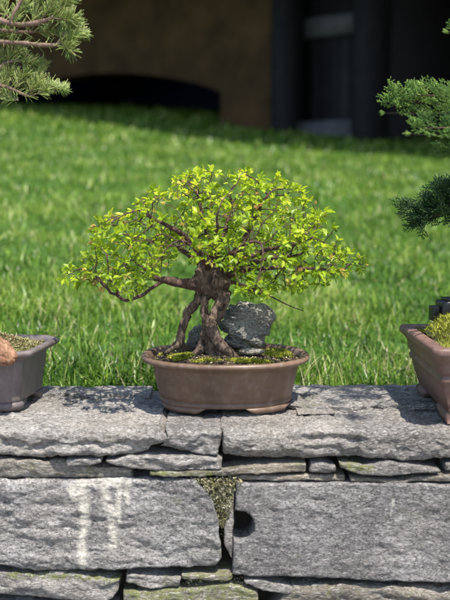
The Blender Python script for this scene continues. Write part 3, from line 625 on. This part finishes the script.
# ---------------------------------------------------------------- centre tree
YT = 1.735
base = onz(210, 356, .10)
tr = empty('bonsai_tree', (base[0], YT, .098), 'spreading bonsai tree with lime green leaves on a forked trunk in the oval pot', 'tree')
def path(pts, n=24):
    """pts (px,py,Y,rpx) -> smooth world path + radii"""
    W = np.array([at(a, b, c) for a, b, c, d in pts]); r = np.array([d*c/F for a, b, c, d in pts]); k = np.arange(len(W)); t = np.linspace(0, len(W)-1, n)
    def cr(A):
        A = np.asarray(A, float); Ap = np.concatenate([[2*A[0]-A[1]], A, [2*A[-1]-A[-2]]]); i = np.minimum(t.astype(int), len(A)-2); f = (t-i)
        if A.ndim > 1: f = f[:, None]
        p0, p1, p2, p3 = Ap[i], Ap[i+1], Ap[i+2], Ap[i+3]
        return .5*(2*p1+(p2-p0)*f+(2*p0-5*p1+4*p2-p3)*f*f+(3*p1-p0-3*p2+p3)*f**3)
    return cr(W), np.maximum(cr(r), .0003)
def limb(name, pts, mat, parent, n=30, seg=14, rough=.28, fl=1.):
    rough *= 1.7
    mb = MB(); p, r = path(pts, n); mb.tube(p, r, seg, rough, 0., fl); return mb.build(name, mat, parent)
# trunk mass above fork
mb = MB()
for pts in ([(205, 300, YT, 4), (206, 293, YT, 9), (206, 285, YT, 13.5), (207, 276, YT, 13), (206, 268, YT, 9), (205, 258, YT+.005, 5.5)],
            [(220, 301, YT, 4), (218, 294, YT-.004, 8.5), (217, 284, YT-.004, 10), (218, 274, YT, 9), (228, 263, YT, 6.5), (233, 252, YT, 4.5)],
            [(212, 296, YT+.01, 8), (212, 280, YT+.012, 12), (214, 266, YT+.01, 9), (216, 254, YT+.01, 6)],
            [(196, 290, YT-.006, 6), (205, 284, YT-.010, 9), (218, 281, YT-.012, 9), (229, 283, YT-.006, 6)]):
    p, r = path(pts, 40); mb.tube(p, r, 26, .34)
for k in range(9):  # burls and broken stubs
    a, b = rng.uniform(198, 232), rng.uniform(268, 295); c0 = np.array(at(a, b, YT-.016)); mb.tube([c0+(0, .012, 0), c0, c0+(rng.uniform(-.003, .003), -.007, rng.uniform(0, .004))], [.007, .005, .0015], 10, .4)
mb.build('trunk', M_BARK, tr)
limb('root', [(202, 294, YT-.004, 5.5), (195, 305, YT-.008, 4.4), (186, 316, YT-.012, 4), (182, 330, YT-.016, 4.2), (179, 342, YT-.02, 5), (172, 349, YT-.028, 4), (163, 353, YT-.034, 2)], M_BARK, tr, 60, 20, .35)
limb('root', [(205, 296, YT-.010, 5), (204, 310, YT-.014, 4), (207, 322, YT-.016, 5), (209, 335, YT-.02, 6.5), (212, 348, YT-.026, 8), (213, 358, YT-.03, 8)], M_BARK, tr, 60, 22, .38)
limb('root', [(222, 291, YT-.010, 7.5), (222, 303, YT-.018, 6.8), (215, 318, YT-.028, 5.5), (210, 324, YT-.036, 6), (214, 336, YT-.042, 5.5), (222, 347, YT-.046, 4.6), (231, 354, YT-.048, 3.8), (234, 362, YT-.050, 3)], M_BARK, tr, 70, 20, .3)
limb('root', [(206, 330, YT-.016, 4), (203, 342, YT-.020, 5), (200, 352, YT-.026, 5), (190, 358, YT-.032, 2.5)], M_BARK, tr, 40, 16, .35)
limb('root', [(213, 344, YT-.03, 5), (222, 354, YT-.04, 4), (226, 360, YT-.05, 3), (228, 365, YT-.055, 2)], M_BARK, tr, 30, 14, .3)
limb('root', [(190, 316, YT-.008, 3), (183, 326, YT+.004, 3), (180, 338, YT+.01, 3.5), (184, 347, YT+.012, 2.5)], M_BARK, tr, 30, 12, .3)

# main limbs (hand placed), then space colonisation
limbs = [
 [(203, 287, YT-.01, 10), (188, 284, YT-.02, 8), (172, 282, YT-.03, 7), (160, 278, YT-.035, 5), (148, 276, YT-.045, 2.4)],
 [(165, 281, YT-.03, 3.2), (152, 288, YT-.05, 2.6), (140, 296, YT-.06, 2.2), (126, 300, YT-.07, 1.8), (112, 294, YT-.075, 1.2)],
 [(206, 262, YT, 6), (194, 246, YT-.01, 4.5), (178, 232, YT-.02, 3.6), (160, 222, YT-.02, 2.8), (142, 212, YT-.02, 1.8)],
 [(205, 268, YT+.02, 5), (190, 256, YT+.06, 4), (172, 246, YT+.09, 3), (150, 240, YT+.11, 2)],
 [(210, 258, YT, 6), (208, 240, YT-.01, 4.5), (204, 222, YT-.015, 3.5), (200, 205, YT-.02, 2.4), (196, 192, YT-.02, 1.6)],
 [(214, 258, YT+.02, 5), (222, 238, YT+.04, 4), (228, 220, YT+.06, 3), (232, 200, YT+.07, 2)],
 [(232, 256, YT, 6), (244, 240, YT, 4.4), (252, 222, YT, 3.3), (262, 204, YT, 2.4), (270, 192, YT, 1.6)],
 [(228, 268, YT, 6), (246, 258, YT-.02, 4.5), (266, 250, YT-.03, 3.6), (290, 244, YT-.03, 2.6), (312, 240, YT-.03, 1.8)],
 [(226, 276, YT-.005, 5.5), (246, 270, YT-.04, 4.2), (268, 268, YT-.06, 3.4), (296, 268, YT-.06, 2.6), (322, 268, YT-.06, 2), (344, 270, YT-.06, 1.3)],
 [(228, 272, YT+.02, 5), (248, 264, YT+.06, 4), (272, 258, YT+.10, 3), (300, 256, YT+.12, 2)],
 [(208, 268, YT-.02, 4.5), (200, 254, YT-.07, 3.6), (190, 244, YT-.11, 2.6), (178, 240, YT-.14, 1.8)],
 [(220, 266, YT-.02, 4.5), (234, 252, YT-.07, 3.6), (248, 244, YT-.11, 2.6), (262, 242, YT-.14, 1.8)],
 [(214, 262, YT-.02, 4), (214, 246, YT-.06, 3.2), (216, 228, YT-.09, 2.4), (218, 212, YT-.10, 1.6)],
]
from mathutils.kdtree import KDTree
nodes = []; parent_i = []; limb_i = []; hand_r = []
for li, L_ in enumerate(limbs):
    p, r = path(L_, 16)
    for k in range(16):
        nodes.append(p[k]+.0018*rng.normal(0, 1, 3)*(k > 1)); parent_i.append(-1 if k == 0 else len(nodes)-2); limb_i.append(li); hand_r.append(r[k])
outline = [(54, 279), (66, 268), (74, 262), (90, 250), (92, 228), (106, 212), (128, 216), (140, 196), (158, 186), (180, 174), (204, 170), (222, 176), (240, 170), (266, 173), (284, 182), (304, 192), (312, 200), (322, 216), (338, 230), (344, 246), (356, 256), (370, 262), (366, 272), (338, 280), (322, 288), (300, 292), (278, 290), (262, 300), (248, 299), (236, 292), (226, 272), (196, 262), (170, 268), (160, 272), (140, 292), (126, 298), (106, 292), (92, 284)]
def inside(x, y, poly):
    c = False; n = len(poly); j = n-1
    for i in range(n):
        if (poly[i][1] > y) != (poly[j][1] > y) and x < (poly[j][0]-poly[i][0])*(y-poly[i][1])/(poly[j][1]-poly[i][1])+poly[i][0]: c = not c
        j = i
    return c
att = []
while len(att) < 1900:
    a, b = rng.uniform(58, 368), rng.uniform(168, 302)
    if not inside(a, b, outline): continue
    xx = (a-213)/158
    hmax = .20*math.sqrt(max(0.02, 1-xx*xx)); top = (b-170)/125
    dy = rng.uniform(-1, 1)*hmax*min(1, .35+top*1.0)
    rr = math.hypot((a-213)/150, (dy)/.19)
    if b > 255 and rr < .45 and a < 224 and rng.random() < .6: continue
    if vn(np.array([[a/15., b/11., dy*28]]), 61)[0] < -.04: continue
    att.append(at(a, b, YT+dy))
att = np.array(att); alive = np.ones(len(att), bool); STEP = .0085
N0 = np.array(nodes)
for it in range(110):
    NA = np.array(nodes); A = att[alive]
    if len(A) == 0: break
    d = np.linalg.norm(A[:, None, :]-NA[None], axis=2); nearest = d.argmin(1); dm = d.min(1)
    al = np.where(alive)[0]; alive[al[dm < .010]] = False
    grow = {}
    for q_, (ni, dd) in enumerate(zip(nearest, dm)):
        if dd < .010 or dd > .16: continue
        grow.setdefault(ni, []).append((A[q_]-NA[ni])/dd)
    if not grow: break
    added = 0
    for ni, ds in grow.items():
        v = np.mean(ds, 0)+rng.normal(0, .22, 3)+np.array([0, 0, .12]); L0 = np.linalg.norm(v)
        if L0 < .05: continue
        nodes.append(NA[ni]+v/L0*STEP); parent_i.append(ni); limb_i.append(limb_i[ni]); hand_r.append(0.); added += 1
    if len(nodes) > 6500: break
nodes = np.array(nodes); NN = len(nodes); kids = [[] for _ in range(NN)]
for i, p in enumerate(parent_i):
    if p >= 0: kids[p].append(i)
tips = np.zeros(NN); order = sorted(range(NN), key=lambda i: -i)
for i in order:
    if not kids[i]: tips[i] = 1
    if parent_i[i] >= 0: tips[parent_i[i]] += tips[i]
rad_ = np.maximum(.00060*tips**.42, np.array(hand_r)*.66)
dist = np.zeros(NN, int)
for i in order: dist[i] = 0 if not kids[i] else 1+max(dist[k] for k in kids[i])
mbs = [MB() for _ in limbs]
starts = [i for i in range(NN) if parent_i[i] < 0]; stack = [(i, None) for i in starts]
while stack:
    i, pre = stack.pop(); ch = [pre, i] if pre is not None else [i]
    while kids[ch[-1]]:
        ks = sorted(kids[ch[-1]], key=lambda k: -rad_[k]-.000001*dist[k])
        for k in ks[1:]: stack.append((k, ch[-1]))
        ch.append(ks[0])
    if len(ch) < 2: continue
    r = rad_[ch].copy()
    if pre is not None: r[0] = r[1]
    pp = nodes[ch].copy()
    if len(pp) > 4: pp[1:-1] = .5*pp[1:-1]+.25*(pp[:-2]+pp[2:])
    mbs[limb_i[i]].tube(pp, r, 10 if r[0] > .004 else 6 if r[0] > .0015 else 4, .2 if r[0] > .002 else 0)
for mb in mbs: mb.build('branch', M_TWIG, tr)
for pts in ([(222, 280, YT-.012, 2.6), (240, 284, YT-.016, 1.8), (262, 291, YT-.02, .9), (272, 297, YT-.03, .8), (290, 306, YT-.035, .6), (304, 311, YT-.04, .4)], [(236, 284, YT-.02, 1.6), (250, 290, YT-.02, 1.2), (262, 293, YT-.02, .9)]):
    p, r = path(pts, 14); mb = MB(); mb.tube(p, r, 5, .1); mb.build('bare_twig', M_TWIG, tr)


# leaves
lf_u = np.array([(0, 0, 0), (-.24, .28, .05), (0, .28, -.02), (.24, .28, .05), (-.30, .56, .05), (0, .56, -.03), (.30, .56, .05), (-.16, .82, .02), (0, .82, -.03), (.16, .82, .02), (0, 1.0, -.05)])
lf_f = [np.array([(0, 2, 1, 1)])]  # replaced below
lf_t = np.array([(0, 2, 1), (0, 3, 2), (7, 8, 10), (8, 9, 10)]); lf_q = np.array([(1, 2, 5, 4), (2, 3, 6, 5), (4, 5, 8, 7), (5, 6, 9, 8)])
LP = []; 
def leaf(p, d, nrm_, L, a, wid=1.):
    d = d/np.linalg.norm(d); s_ = np.cross(d, nrm_); s_ /= np.linalg.norm(s_)+1e-9; n_ = np.cross(s_, d)
    LP.append((p, d, s_, n_, L, a, wid))
up = np.array([0, 0, 1.]); cen = np.array([at(213, 290, YT)])[0]
for i in range(NN):
    if parent_i[i] < 0 or dist[i] > 3 or hand_r[i] > 0: continue
    p = nodes[i]; d0 = nodes[i]-nodes[parent_i[i]]; d0 /= np.linalg.norm(d0); outw = p-cen; outw /= np.linalg.norm(outw)
    tipn = (dist[i] == 0); n_l = rng.integers(5, 9) if tipn else (1 if rng.random() < .5 else 0)
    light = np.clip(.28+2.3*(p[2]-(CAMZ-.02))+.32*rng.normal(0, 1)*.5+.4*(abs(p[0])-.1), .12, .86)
    red = tipn and rng.random() < .14
    L = rng.uniform(.011, .0205)*(1 if not red else .6)
    for k in range(n_l):
        az = k*2.4+rng.random()*1.2
        u_ = np.cross(d0, up+.01); u_ /= np.linalg.norm(u_)+1e-9; w_ = np.cross(d0, u_)
        spread = rng.uniform(.6, 1.4) if not red else rng.uniform(.2, .7)
        dd = d0*.6+spread*(u_*math.cos(az)+w_*math.sin(az))+.25*up+.25*outw
        if not tipn: dd = d0*.3+(u_*math.cos(az)+w_*math.sin(az))+.2*up
        nn_ = up*1.0+.6*rng.normal(0, 1, 3)*.8+.3*outw
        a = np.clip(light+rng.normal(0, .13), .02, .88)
        if red: a = rng.uniform(.9, 1.)
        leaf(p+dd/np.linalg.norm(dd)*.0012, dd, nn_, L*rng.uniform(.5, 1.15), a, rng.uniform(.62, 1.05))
p = np.array([q[0] for q in LP]); d = np.array([q[1] for q in LP]); s_ = np.array([q[2] for q in LP]); n_ = np.array([q[3] for q in LP]); L = np.array([q[4] for q in LP]); a = np.array([q[5] for q in LP]); w = np.array([q[6] for q in LP])
curl = rng.uniform(-.3, .5, len(L))
V = p[:, None]+L[:, None, None]*(lf_u[None, :, 0:1]*w[:, None, None]*s_[:, None]+lf_u[None, :, 1:2]*d[:, None]+(lf_u[None, :, 2:3]*2-curl[:, None, None]*lf_u[None, :, 1:2]**2*.5)*n_[:, None])
b = (np.arange(len(L))*11)[:, None, None]
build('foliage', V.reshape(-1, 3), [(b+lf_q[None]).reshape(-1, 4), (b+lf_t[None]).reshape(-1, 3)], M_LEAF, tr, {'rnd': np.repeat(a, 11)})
print('tree nodes', NN, 'leaves', len(L))

# ---------------------------------------------------------------- pine on the left
pn = empty('pine_tree', (-.62, 1.77, .12), 'pine bonsai with stubby green needle tufts reaching in at the upper left', 'tree')
YP = 1.64
lump = np.array(at(-8, 353, 1.625))
mb = MB(); p, r = path([(-190, 345, 1.76, 30), (-185, 300, 1.76, 26), (-170, 240, 1.75, 22), (-185, 170, 1.74, 18), (-160, 90, 1.72, 14), (-140, 20, 1.70, 11), (-150, -60, 1.70, 8), (-140, -120, 1.70, 4)], 60); mb.tube(p, r, 20, .25)
mb.build('trunk', M_PBARK, pn)
mb = MB()
for pts in ([(-150, 335, 1.74, 18), (-90, 335, 1.70, 15), (-45, 338, 1.655, 12), (-12, 348, 1.625, 9), (8, 354, 1.612, 7), (14, 360, 1.606, 4)], [(-40, 345, 1.64, 8), (-14, 340, 1.63, 7), (2, 344, 1.625, 5.5), (8, 349, 1.62, 3)], [(-30, 352, 1.62, 8), (-8, 358, 1.61, 7.5), (8, 361, 1.605, 4.5), (13, 358, 1.60, 2.5)]):
    p, r = path(pts, 30); mb.tube(p, r, 18, .5)
mb.build('root', M_ROOTP, pn)
needles = []
def needle_brush(P, dens, length, col=.5, spread=1.0, tipboost=2.):
    P = np.asarray(P); seglen = np.linalg.norm(np.diff(P, axis=0), axis=1); tot = seglen.sum(); n = int(dens*tot)
    cum = np.concatenate([[0], np.cumsum(seglen)])/tot
    for k in range(n):
        t = rng.random()**(1/tipboost); i = min(np.searchsorted(cum, t, side='right')-1, len(P)-2); f = (t-cum[i])/(cum[i+1]-cum[i]+1e-9)
        q = P[i]*(1-f)+P[i+1]*f; T = P[i+1]-P[i]; T /= np.linalg.norm(T)
        rv = rng.normal(0, 1, 3); rv -= T*np.dot(rv, T); rv /= np.linalg.norm(rv)
        fw = rng.uniform(.35, 1.0)+(t > .9)*rng.uniform(0, 2.2)
        dd = T*fw+rv*spread+up*.35; dd /= np.linalg.norm(dd)
        needles.append((q, dd, length*rng.uniform(.65, 1.1), np.clip(col+rng.normal(0, .2)+.2*dd[2], 0, .95) if rng.random() > .02 else 1.))
pbr = [
 [(-150, 30, 1.70, 6), (-60, 24, 1.67, 4.4), (-10, 19, 1.65, 3.2), (12, 24, YP, 3.0), (30, 24, YP, 2.6), (48, 20, YP, 2.2), (54, 16, YP, 1.6)],
 [(-150, 50, 1.70, 5), (-50, 40, 1.66, 3.4), (-5, 42, 1.65, 2.6), (20, 43, YP, 2.3), (40, 45, YP, 2.2), (56, 45, YP, 2.0), (60, 40, YP, 1.4)],
 [(10, 24, YP, 2.4), (14, 14, YP, 2.4), (19, 4, YP, 2.), (24, -8, YP, 1.6)],
 [(-120, 100, 1.72, 4), (-40, 76, 1.67, 2.6), (-6, 70, 1.66, 2), (6, 63, 1.66, 1.8), (18, 60, 1.66, 1.2)],
 [(-120, 100, 1.70, 4), (-30, 92, 1.66, 2.2), (0, 86, 1.65, 1.7), (14, 90, 1.65, 1.5), (28, 96, 1.65, 1.2), (36, 94, 1.65, .8)],
 [(0, 30, 1.66, 2), (20, 32, 1.66, 1.8), (34, 32, 1.66, 1.3)],
 [(-140, -30, 1.70, 5), (-40, -24, 1.68, 3), (10, -18, 1.66, 2), (40, -22, 1.66, 1.4)],
]
mb = MB()
for L_ in pbr:
    p, r = path(L_, 30); mb.tube(p, r, 10, .3)
twigs = [[(48, 20, YP), (58, 14, YP), (66, 6, YP+.01)], [(52, 18, YP), (64, 20, YP-.01), (74, 18, YP-.01)], [(58, 42, YP), (66, 42, YP), (74, 36, YP)], [(60, 41, YP), (66, 48, YP-.01), (71, 51, YP-.01)],
 [(59, 40, YP), (66, 30, YP+.01), (76, 24, YP+.01)], [(30, 24, YP), (38, 12, YP+.01), (42, 2, YP+.01)], [(40, 21, YP), (50, 8, YP), (56, -4, YP)], [(54, 16, YP), (66, 4, YP), (74, -2, YP)], [(10, 20, YP+.01), (2, 8, YP+.02), (-4, 0, YP+.02)],
 [(24, -2, YP), (32, -10, YP), (40, -16, YP)], [(34, 32, 1.66), (42, 32, 1.665), (50, 31, 1.67)], [(28, 96, 1.65), (34, 88, 1.65), (40, 82, 1.655)], [(36, 94, 1.65), (42, 92, 1.65), (46, 90, 1.65)], [(14, 90, 1.65), (20, 80, 1.655), (28, 74, 1.66)], [(18, 60, 1.66), (26, 62, 1.66), (34, 64, 1.665)], [(6, 63, 1.66), (12, 54, 1.665), (20, 52, 1.67)], [(0, 86, 1.65), (4, 78, 1.66), (10, 72, 1.66)], [(20, 80, 1.655), (30, 84, 1.66), (38, 74, 1.67)], [(-6, 70, 1.66), (-2, 60, 1.67), (4, 56, 1.67)], [(26, 76, 1.67), (34, 72, 1.68), (40, 66, 1.68)],
 [(-10, 30, 1.67), (0, 36, 1.68), (10, 34, 1.68)], [(10, 24, 1.66), (20, 12, 1.68), (26, 6, 1.69)], [(18, 100, 1.65), (12, 100, 1.66), (6, 98, 1.67)], [(66, 24, 1.70), (78, 30, 1.9), (86, 36, 2.05)], [(40, 80, 1.75), (54, 86, 1.95), (66, 90, 2.1)]]
for tg in twigs:
    W = np.array([at(*q) for q in tg]); mb.tube(W, [.0016, .0013, .0009], 6, .2)
    needle_brush(W, 2700 if tg[-1][2] < 1.8 else 500, .0255, .55)
for L_ in pbr:
    p, r = path(L_, 30); k = p[:, 0] > -.55; needle_brush(p[k], 420, .022, .45, 1.1, 1.1)
mb.build('branch', M_PBARK, pn)
# the part of the crown outside the frame
mbx = MB()
for k in range(26):
    a0 = rng.uniform(0, 6.28); tx, ty, tz = -.58+.20*math.cos(a0)*rng.uniform(.4, 1), 1.74+.22*math.sin(a0)*rng.uniform(.3, 1), rng.uniform(.62, 1.0)
    if tx > -.44 and tz < .9: tx = -.5-rng.random()*.2
    st0 = np.array([-.575, 1.74, tz-.06]); en = np.array([tx, ty, tz]); W = np.array([st0, st0*.5+en*.5+(0, 0, -.01), en]); mbx.tube(W, [.004, .0025, .0012], 6, .2); needle_brush(W, 1500, .025, .5, 1.1, 1.6)
mbx.build('branch', M_PBARK, pn)
def build_needles(name, mat, parent):
    p = np.array([q[0] for q in needles]); d = np.array([q[1] for q in needles]); L = np.array([q[2] for q in needles]); a = np.array([q[3] for q in needles]); N = len(L)
    rv = rng.normal(0, 1, (N, 3)); s_ = np.cross(d, rv); s_ /= np.linalg.norm(s_, axis=1)[:, None]; n_ = np.cross(s_, d); w = .00070; V = []
    cv = rng.uniform(-.12, .12, N)
    for t, ww in ((0, .8), (.5, 1.), (.9, .8)):
        c = p+d*(L*t)[:, None]+n_*(cv*L*t*t)[:, None]
        for th in (0, 2.094, 4.189): V.append(c+(s_*math.cos(th)+n_*math.sin(th))*w*ww)
    V.append(p+d*L[:, None]+n_*(cv*L)[:, None]); V = np.stack(V, 1)
    q = np.array([(i*3+j, i*3+(j+1) % 3, (i+1)*3+(j+1) % 3, (i+1)*3+j) for i in range(2) for j in range(3)]); t3 = np.array([(6, 7, 9), (7, 8, 9), (8, 6, 9)])
    b = (np.arange(N)*10)[:, None, None]
    build(name, V.reshape(-1, 3), [(b+q[None]).reshape(-1, 4), (b+t3[None]).reshape(-1, 3)], mat, parent, {'rnd': np.repeat(a, 10)})
build_needles('needles', M_NEEDLE, pn)

# ---------------------------------------------------------------- cypress on the right
cy = empty('cypress_tree', (.66, 1.68, .15), 'dark green cypress bonsai with scaly sprays reaching in at the right edge', 'tree')
mb = MB(); p, r = path([(545, 330, 1.70, 26), (548, 290, 1.70, 20), (535, 230, 1.69, 17), (550, 160, 1.68, 14), (540, 90, 1.66, 11), (550, 20, 1.65, 8), (545, -60, 1.65, 5)], 60); mb.tube(p, r, 20, .25); mb.build('trunk', M_BARK, cy)
beads = []
def seg_beads(p, q, w, a):
    L = np.linalg.norm(q-p); n = max(1, int(L/.0028)); d = (q-p)/max(L, 1e-6)
    for k in range(n): beads.append((p+d*L*(k/n), d+rng.normal(0, .18, 3), .0046, w, np.clip(a+rng.normal(0, .12), 0, 1)))
def spray(p, d, nrm_, L, a):
    d = d/np.linalg.norm(d); s_ = np.cross(d, nrm_); s_ /= np.linalg.norm(s_); q = p.copy(); cur = d.copy(); n = int(L/.0042)
    for i in range(n):
        cur = cur+rng.normal(0, .06, 3)+nrm_*.02; cur /= np.linalg.norm(cur); nq = q+cur*.0042
        seg_beads(q, nq, .0011, a-.15)
        sg = 1 if i % 2 else -1; l2 = .55*(L-i*.0042)+.004; l2 = min(l2, .016)
        d2 = cur*.75+s_*sg*.8+nrm_*rng.uniform(.0, .45); d2 /= np.linalg.norm(d2); e2 = nq+d2*l2; seg_beads(nq, e2, .0010, a)
        for m in range(int(l2/.0036)):
            st = nq+d2*(.0036*(m+.6)); d3 = d2*.8+(cur if m % 2 else s_*sg)*.7+nrm_*rng.uniform(0, .5); d3 /= np.linalg.norm(d3); seg_beads(st, st+d3*rng.uniform(.0035, .006), .0009, a+.18)
        q = nq
    seg_beads(q, q+cur*.004, .001, a+.2)
mbb = MB()
def pad(tip, root, n, size, a, sl=(.018, .032), yr=1., bs=1.):
    mbb = MB()
    tip = np.array(tip); root = np.array(root); W = np.array([root, root*.6+tip*.4+(0, 0, .012), root*.25+tip*.75+(0, 0, .006), tip]); mbb.tube(W, [.004, .0028, .0018, .0008], 6, .2)
    ax = (tip-root)/np.linalg.norm(tip-root)
    for k in range(n):
        t = 1-rng.random()**1.3*size[0]/np.linalg.norm(tip-root); b = root+(tip-root)*t
        o_ = rng.normal(0, 1, 3)*np.array([.4, .5*yr, .32])*size[1]*(1.15-.7*max(0, (t-.6))/.4)
        q = b+o_; dd = ax*1.0+o_/(np.linalg.norm(o_)+1e-6)*.7+up*.45+rng.normal(0, .25, 3); dd /= np.linalg.norm(dd)
        nn_ = up+rng.normal(0, .5, 3); spray(q, dd, nn_/np.linalg.norm(nn_), rng.uniform(*sl), np.clip(a+rng.normal(0, .1), 0, 1))
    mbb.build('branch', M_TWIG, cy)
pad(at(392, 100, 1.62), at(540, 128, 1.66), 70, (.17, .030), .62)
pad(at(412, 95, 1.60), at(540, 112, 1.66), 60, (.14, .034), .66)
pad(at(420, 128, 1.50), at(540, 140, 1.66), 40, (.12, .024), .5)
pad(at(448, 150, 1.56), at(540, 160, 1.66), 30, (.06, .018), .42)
pad(at(404, 210, 1.76), at(540, 206, 1.70), 80, (.15, .030), .04)  # lower pads use near-black leaf tones: their shade is put into the colour
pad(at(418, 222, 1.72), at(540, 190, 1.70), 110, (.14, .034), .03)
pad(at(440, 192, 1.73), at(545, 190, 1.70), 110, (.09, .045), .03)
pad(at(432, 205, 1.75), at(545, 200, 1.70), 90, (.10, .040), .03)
pad(at(466, 26, 1.50), at(545, 40, 1.65), 40, (.06, .03), .55)
pad(at(462, 98, 1.40), at(545, 100, 1.65), 25, (.05, .03), .55)
def lone(pts, a=.95):
    W = np.array([at(*q) for q in pts]); m_ = MB(); m_.tube(W, np.linspace(.003, .0008, len(W)), 6, .2); m_.build('branch', M_TWIG, cy)
    for k in range(14): spray(W[-1]+rng.normal(0, .0022, 3), W[-1]-W[-2]+rng.normal(0, .01, 3), up+rng.normal(0, .4, 3), .007, a)
lone([(548, 130, 1.66), (500, 140, 2.0), (410, 134, 2.3)])
lone([(548, 120, 1.66), (480, 114, 2.0), (384, 113, 2.4)], .8)
lone([(548, 40, 1.66), (520, 34, 1.9), (448, 32, 2.2)])
for px_, py_, yy_ in ((470, 60, 1.70), (482, 110, 1.74), (476, 150, 1.67), (520, -20, 1.7), (600, 60, 1.65), (610, 130, 1.7), (600, 190, 1.75), (480, 165, 1.70), (470, 140, 1.64), (560, -60, 1.68), (490, 0, 1.68)):
    pad(at(px_, py_, yy_), at(545, py_+20, 1.68), 34, (.09, .05), .4)
p = np.array([q[0] for q in beads]); d = np.array([q[1] for q in beads]); d /= np.linalg.norm(d, axis=1)[:, None]; L = np.array([q[2] for q in beads]); w = np.array([q[3] for q in beads]); a = np.array([q[4] for q in beads]); N = len(L)
rv = rng.normal(0, 1, (N, 3)); s_ = np.cross(d, rv); s_ /= np.linalg.norm(s_, axis=1)[:, None]; n_ = np.cross(s_, d)
V = [p]+[p+d*(L*.45)[:, None]+(s_*math.cos(th)+n_*math.sin(th))*w[:, None] for th in (0, 1.571, 3.142, 4.712)]+[p+d*L[:, None]]
V = np.stack(V, 1); t3 = np.array([(0, 2, 1), (0, 3, 2), (0, 4, 3), (0, 1, 4), (1, 2, 5), (2, 3, 5), (3, 4, 5), (4, 1, 5)]); b = (np.arange(N)*6)[:, None, None]
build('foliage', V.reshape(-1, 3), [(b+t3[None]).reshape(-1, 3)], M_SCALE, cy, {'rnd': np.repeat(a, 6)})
print('beads', N, 'needles', len(needles))

# ---------------------------------------------------------------- small things in the grass
def dead_leaf(px, py, yy_, label, sz=.016, m=None):
    c = np.array(at(px, py, yy_)); n = 9; V = []
    for i in range(n):
        t = i/(n-1); w_ = math.sin(math.pi*min(1, t*1.02+.02))**.8*.42
        for k in (-1, -.4, .4, 1): V.append(c+sz*np.array([(t-.5)*.7+.15*k*w_, k*w_*.6-.2*t, .8*(t-.5)+.35*abs(k)**2*w_-.1*math.sin(6*t)]))
    Q = [(i*4+j, i*4+j+1, (i+1)*4+j+1, (i+1)*4+j) for i in range(n-1) for j in range(3)]
    return tag(build('dead_leaf', V, [np.array(Q)], m), label, 'leaf')
M_DL = m_simple('dry orange brown leaf', (.55,.27,.12), .7, .4, 200, .6, .001)
dead_leaf(345, 357, 2.15, 'curled orange brown dead leaf caught in the grass right of the oval pot', .028, M_DL)
dead_leaf(353, 320, 2.47, 'pale brown dead leaf lying in the grass above the curled one', .028, M_DL)

# ---------------------------------------------------------------- light, sky, camera
SUN_EL = R(66); sx, sy = .50, -.866
w = D.worlds.new('World'); S.world = w; w.use_nodes = True; nt = w.node_tree
sky = nt.nodes.new('ShaderNodeTexSky'); sky.sky_type = 'NISHITA'; sky.sun_disc = False; sky.sun_elevation = SUN_EL; sky.sun_rotation = math.atan2(sx, sy)
bg = nt.nodes['Background']; bg.inputs[1].default_value = .14; nt.links.new(sky.outputs[0], bg.inputs[0])
ld = D.lights.new('sun', 'SUN'); ld.energy = 4.4; ld.angle = R(.5); ld.color = (1, .945, .86)
lo = D.objects.new('sun', ld); COL.objects.link(lo)
dv = Vector((sx*math.cos(SUN_EL), sy*math.cos(SUN_EL), math.sin(SUN_EL))); lo.rotation_euler = dv.to_track_quat('Z', 'Y').to_euler(); lo.location = dv*5
cam = D.cameras.new('camera'); co = D.objects.new('camera', cam); COL.objects.link(co); S.camera = co
co.location = (0, 0, CAMZ); co.rotation_euler = (R(90)-PITCH, 0, 0)
cam.sensor_fit = 'VERTICAL'; cam.sensor_height = 36.; cam.lens = 36*F/600; cam.clip_end = 400; cam.clip_start = .05
cam.dof.use_dof = True; cam.dof.focus_distance = 1.77; cam.dof.aperture_fstop = cam.lens/1000/.0180; 
S.view_settings.view_transform = 'Standard'; S.view_settings.look = 'None'; S.view_settings.exposure = .82; S.view_settings.gamma = 1; S.view_settings.use_curve_mapping = False
S.render.engine = 'CYCLES'
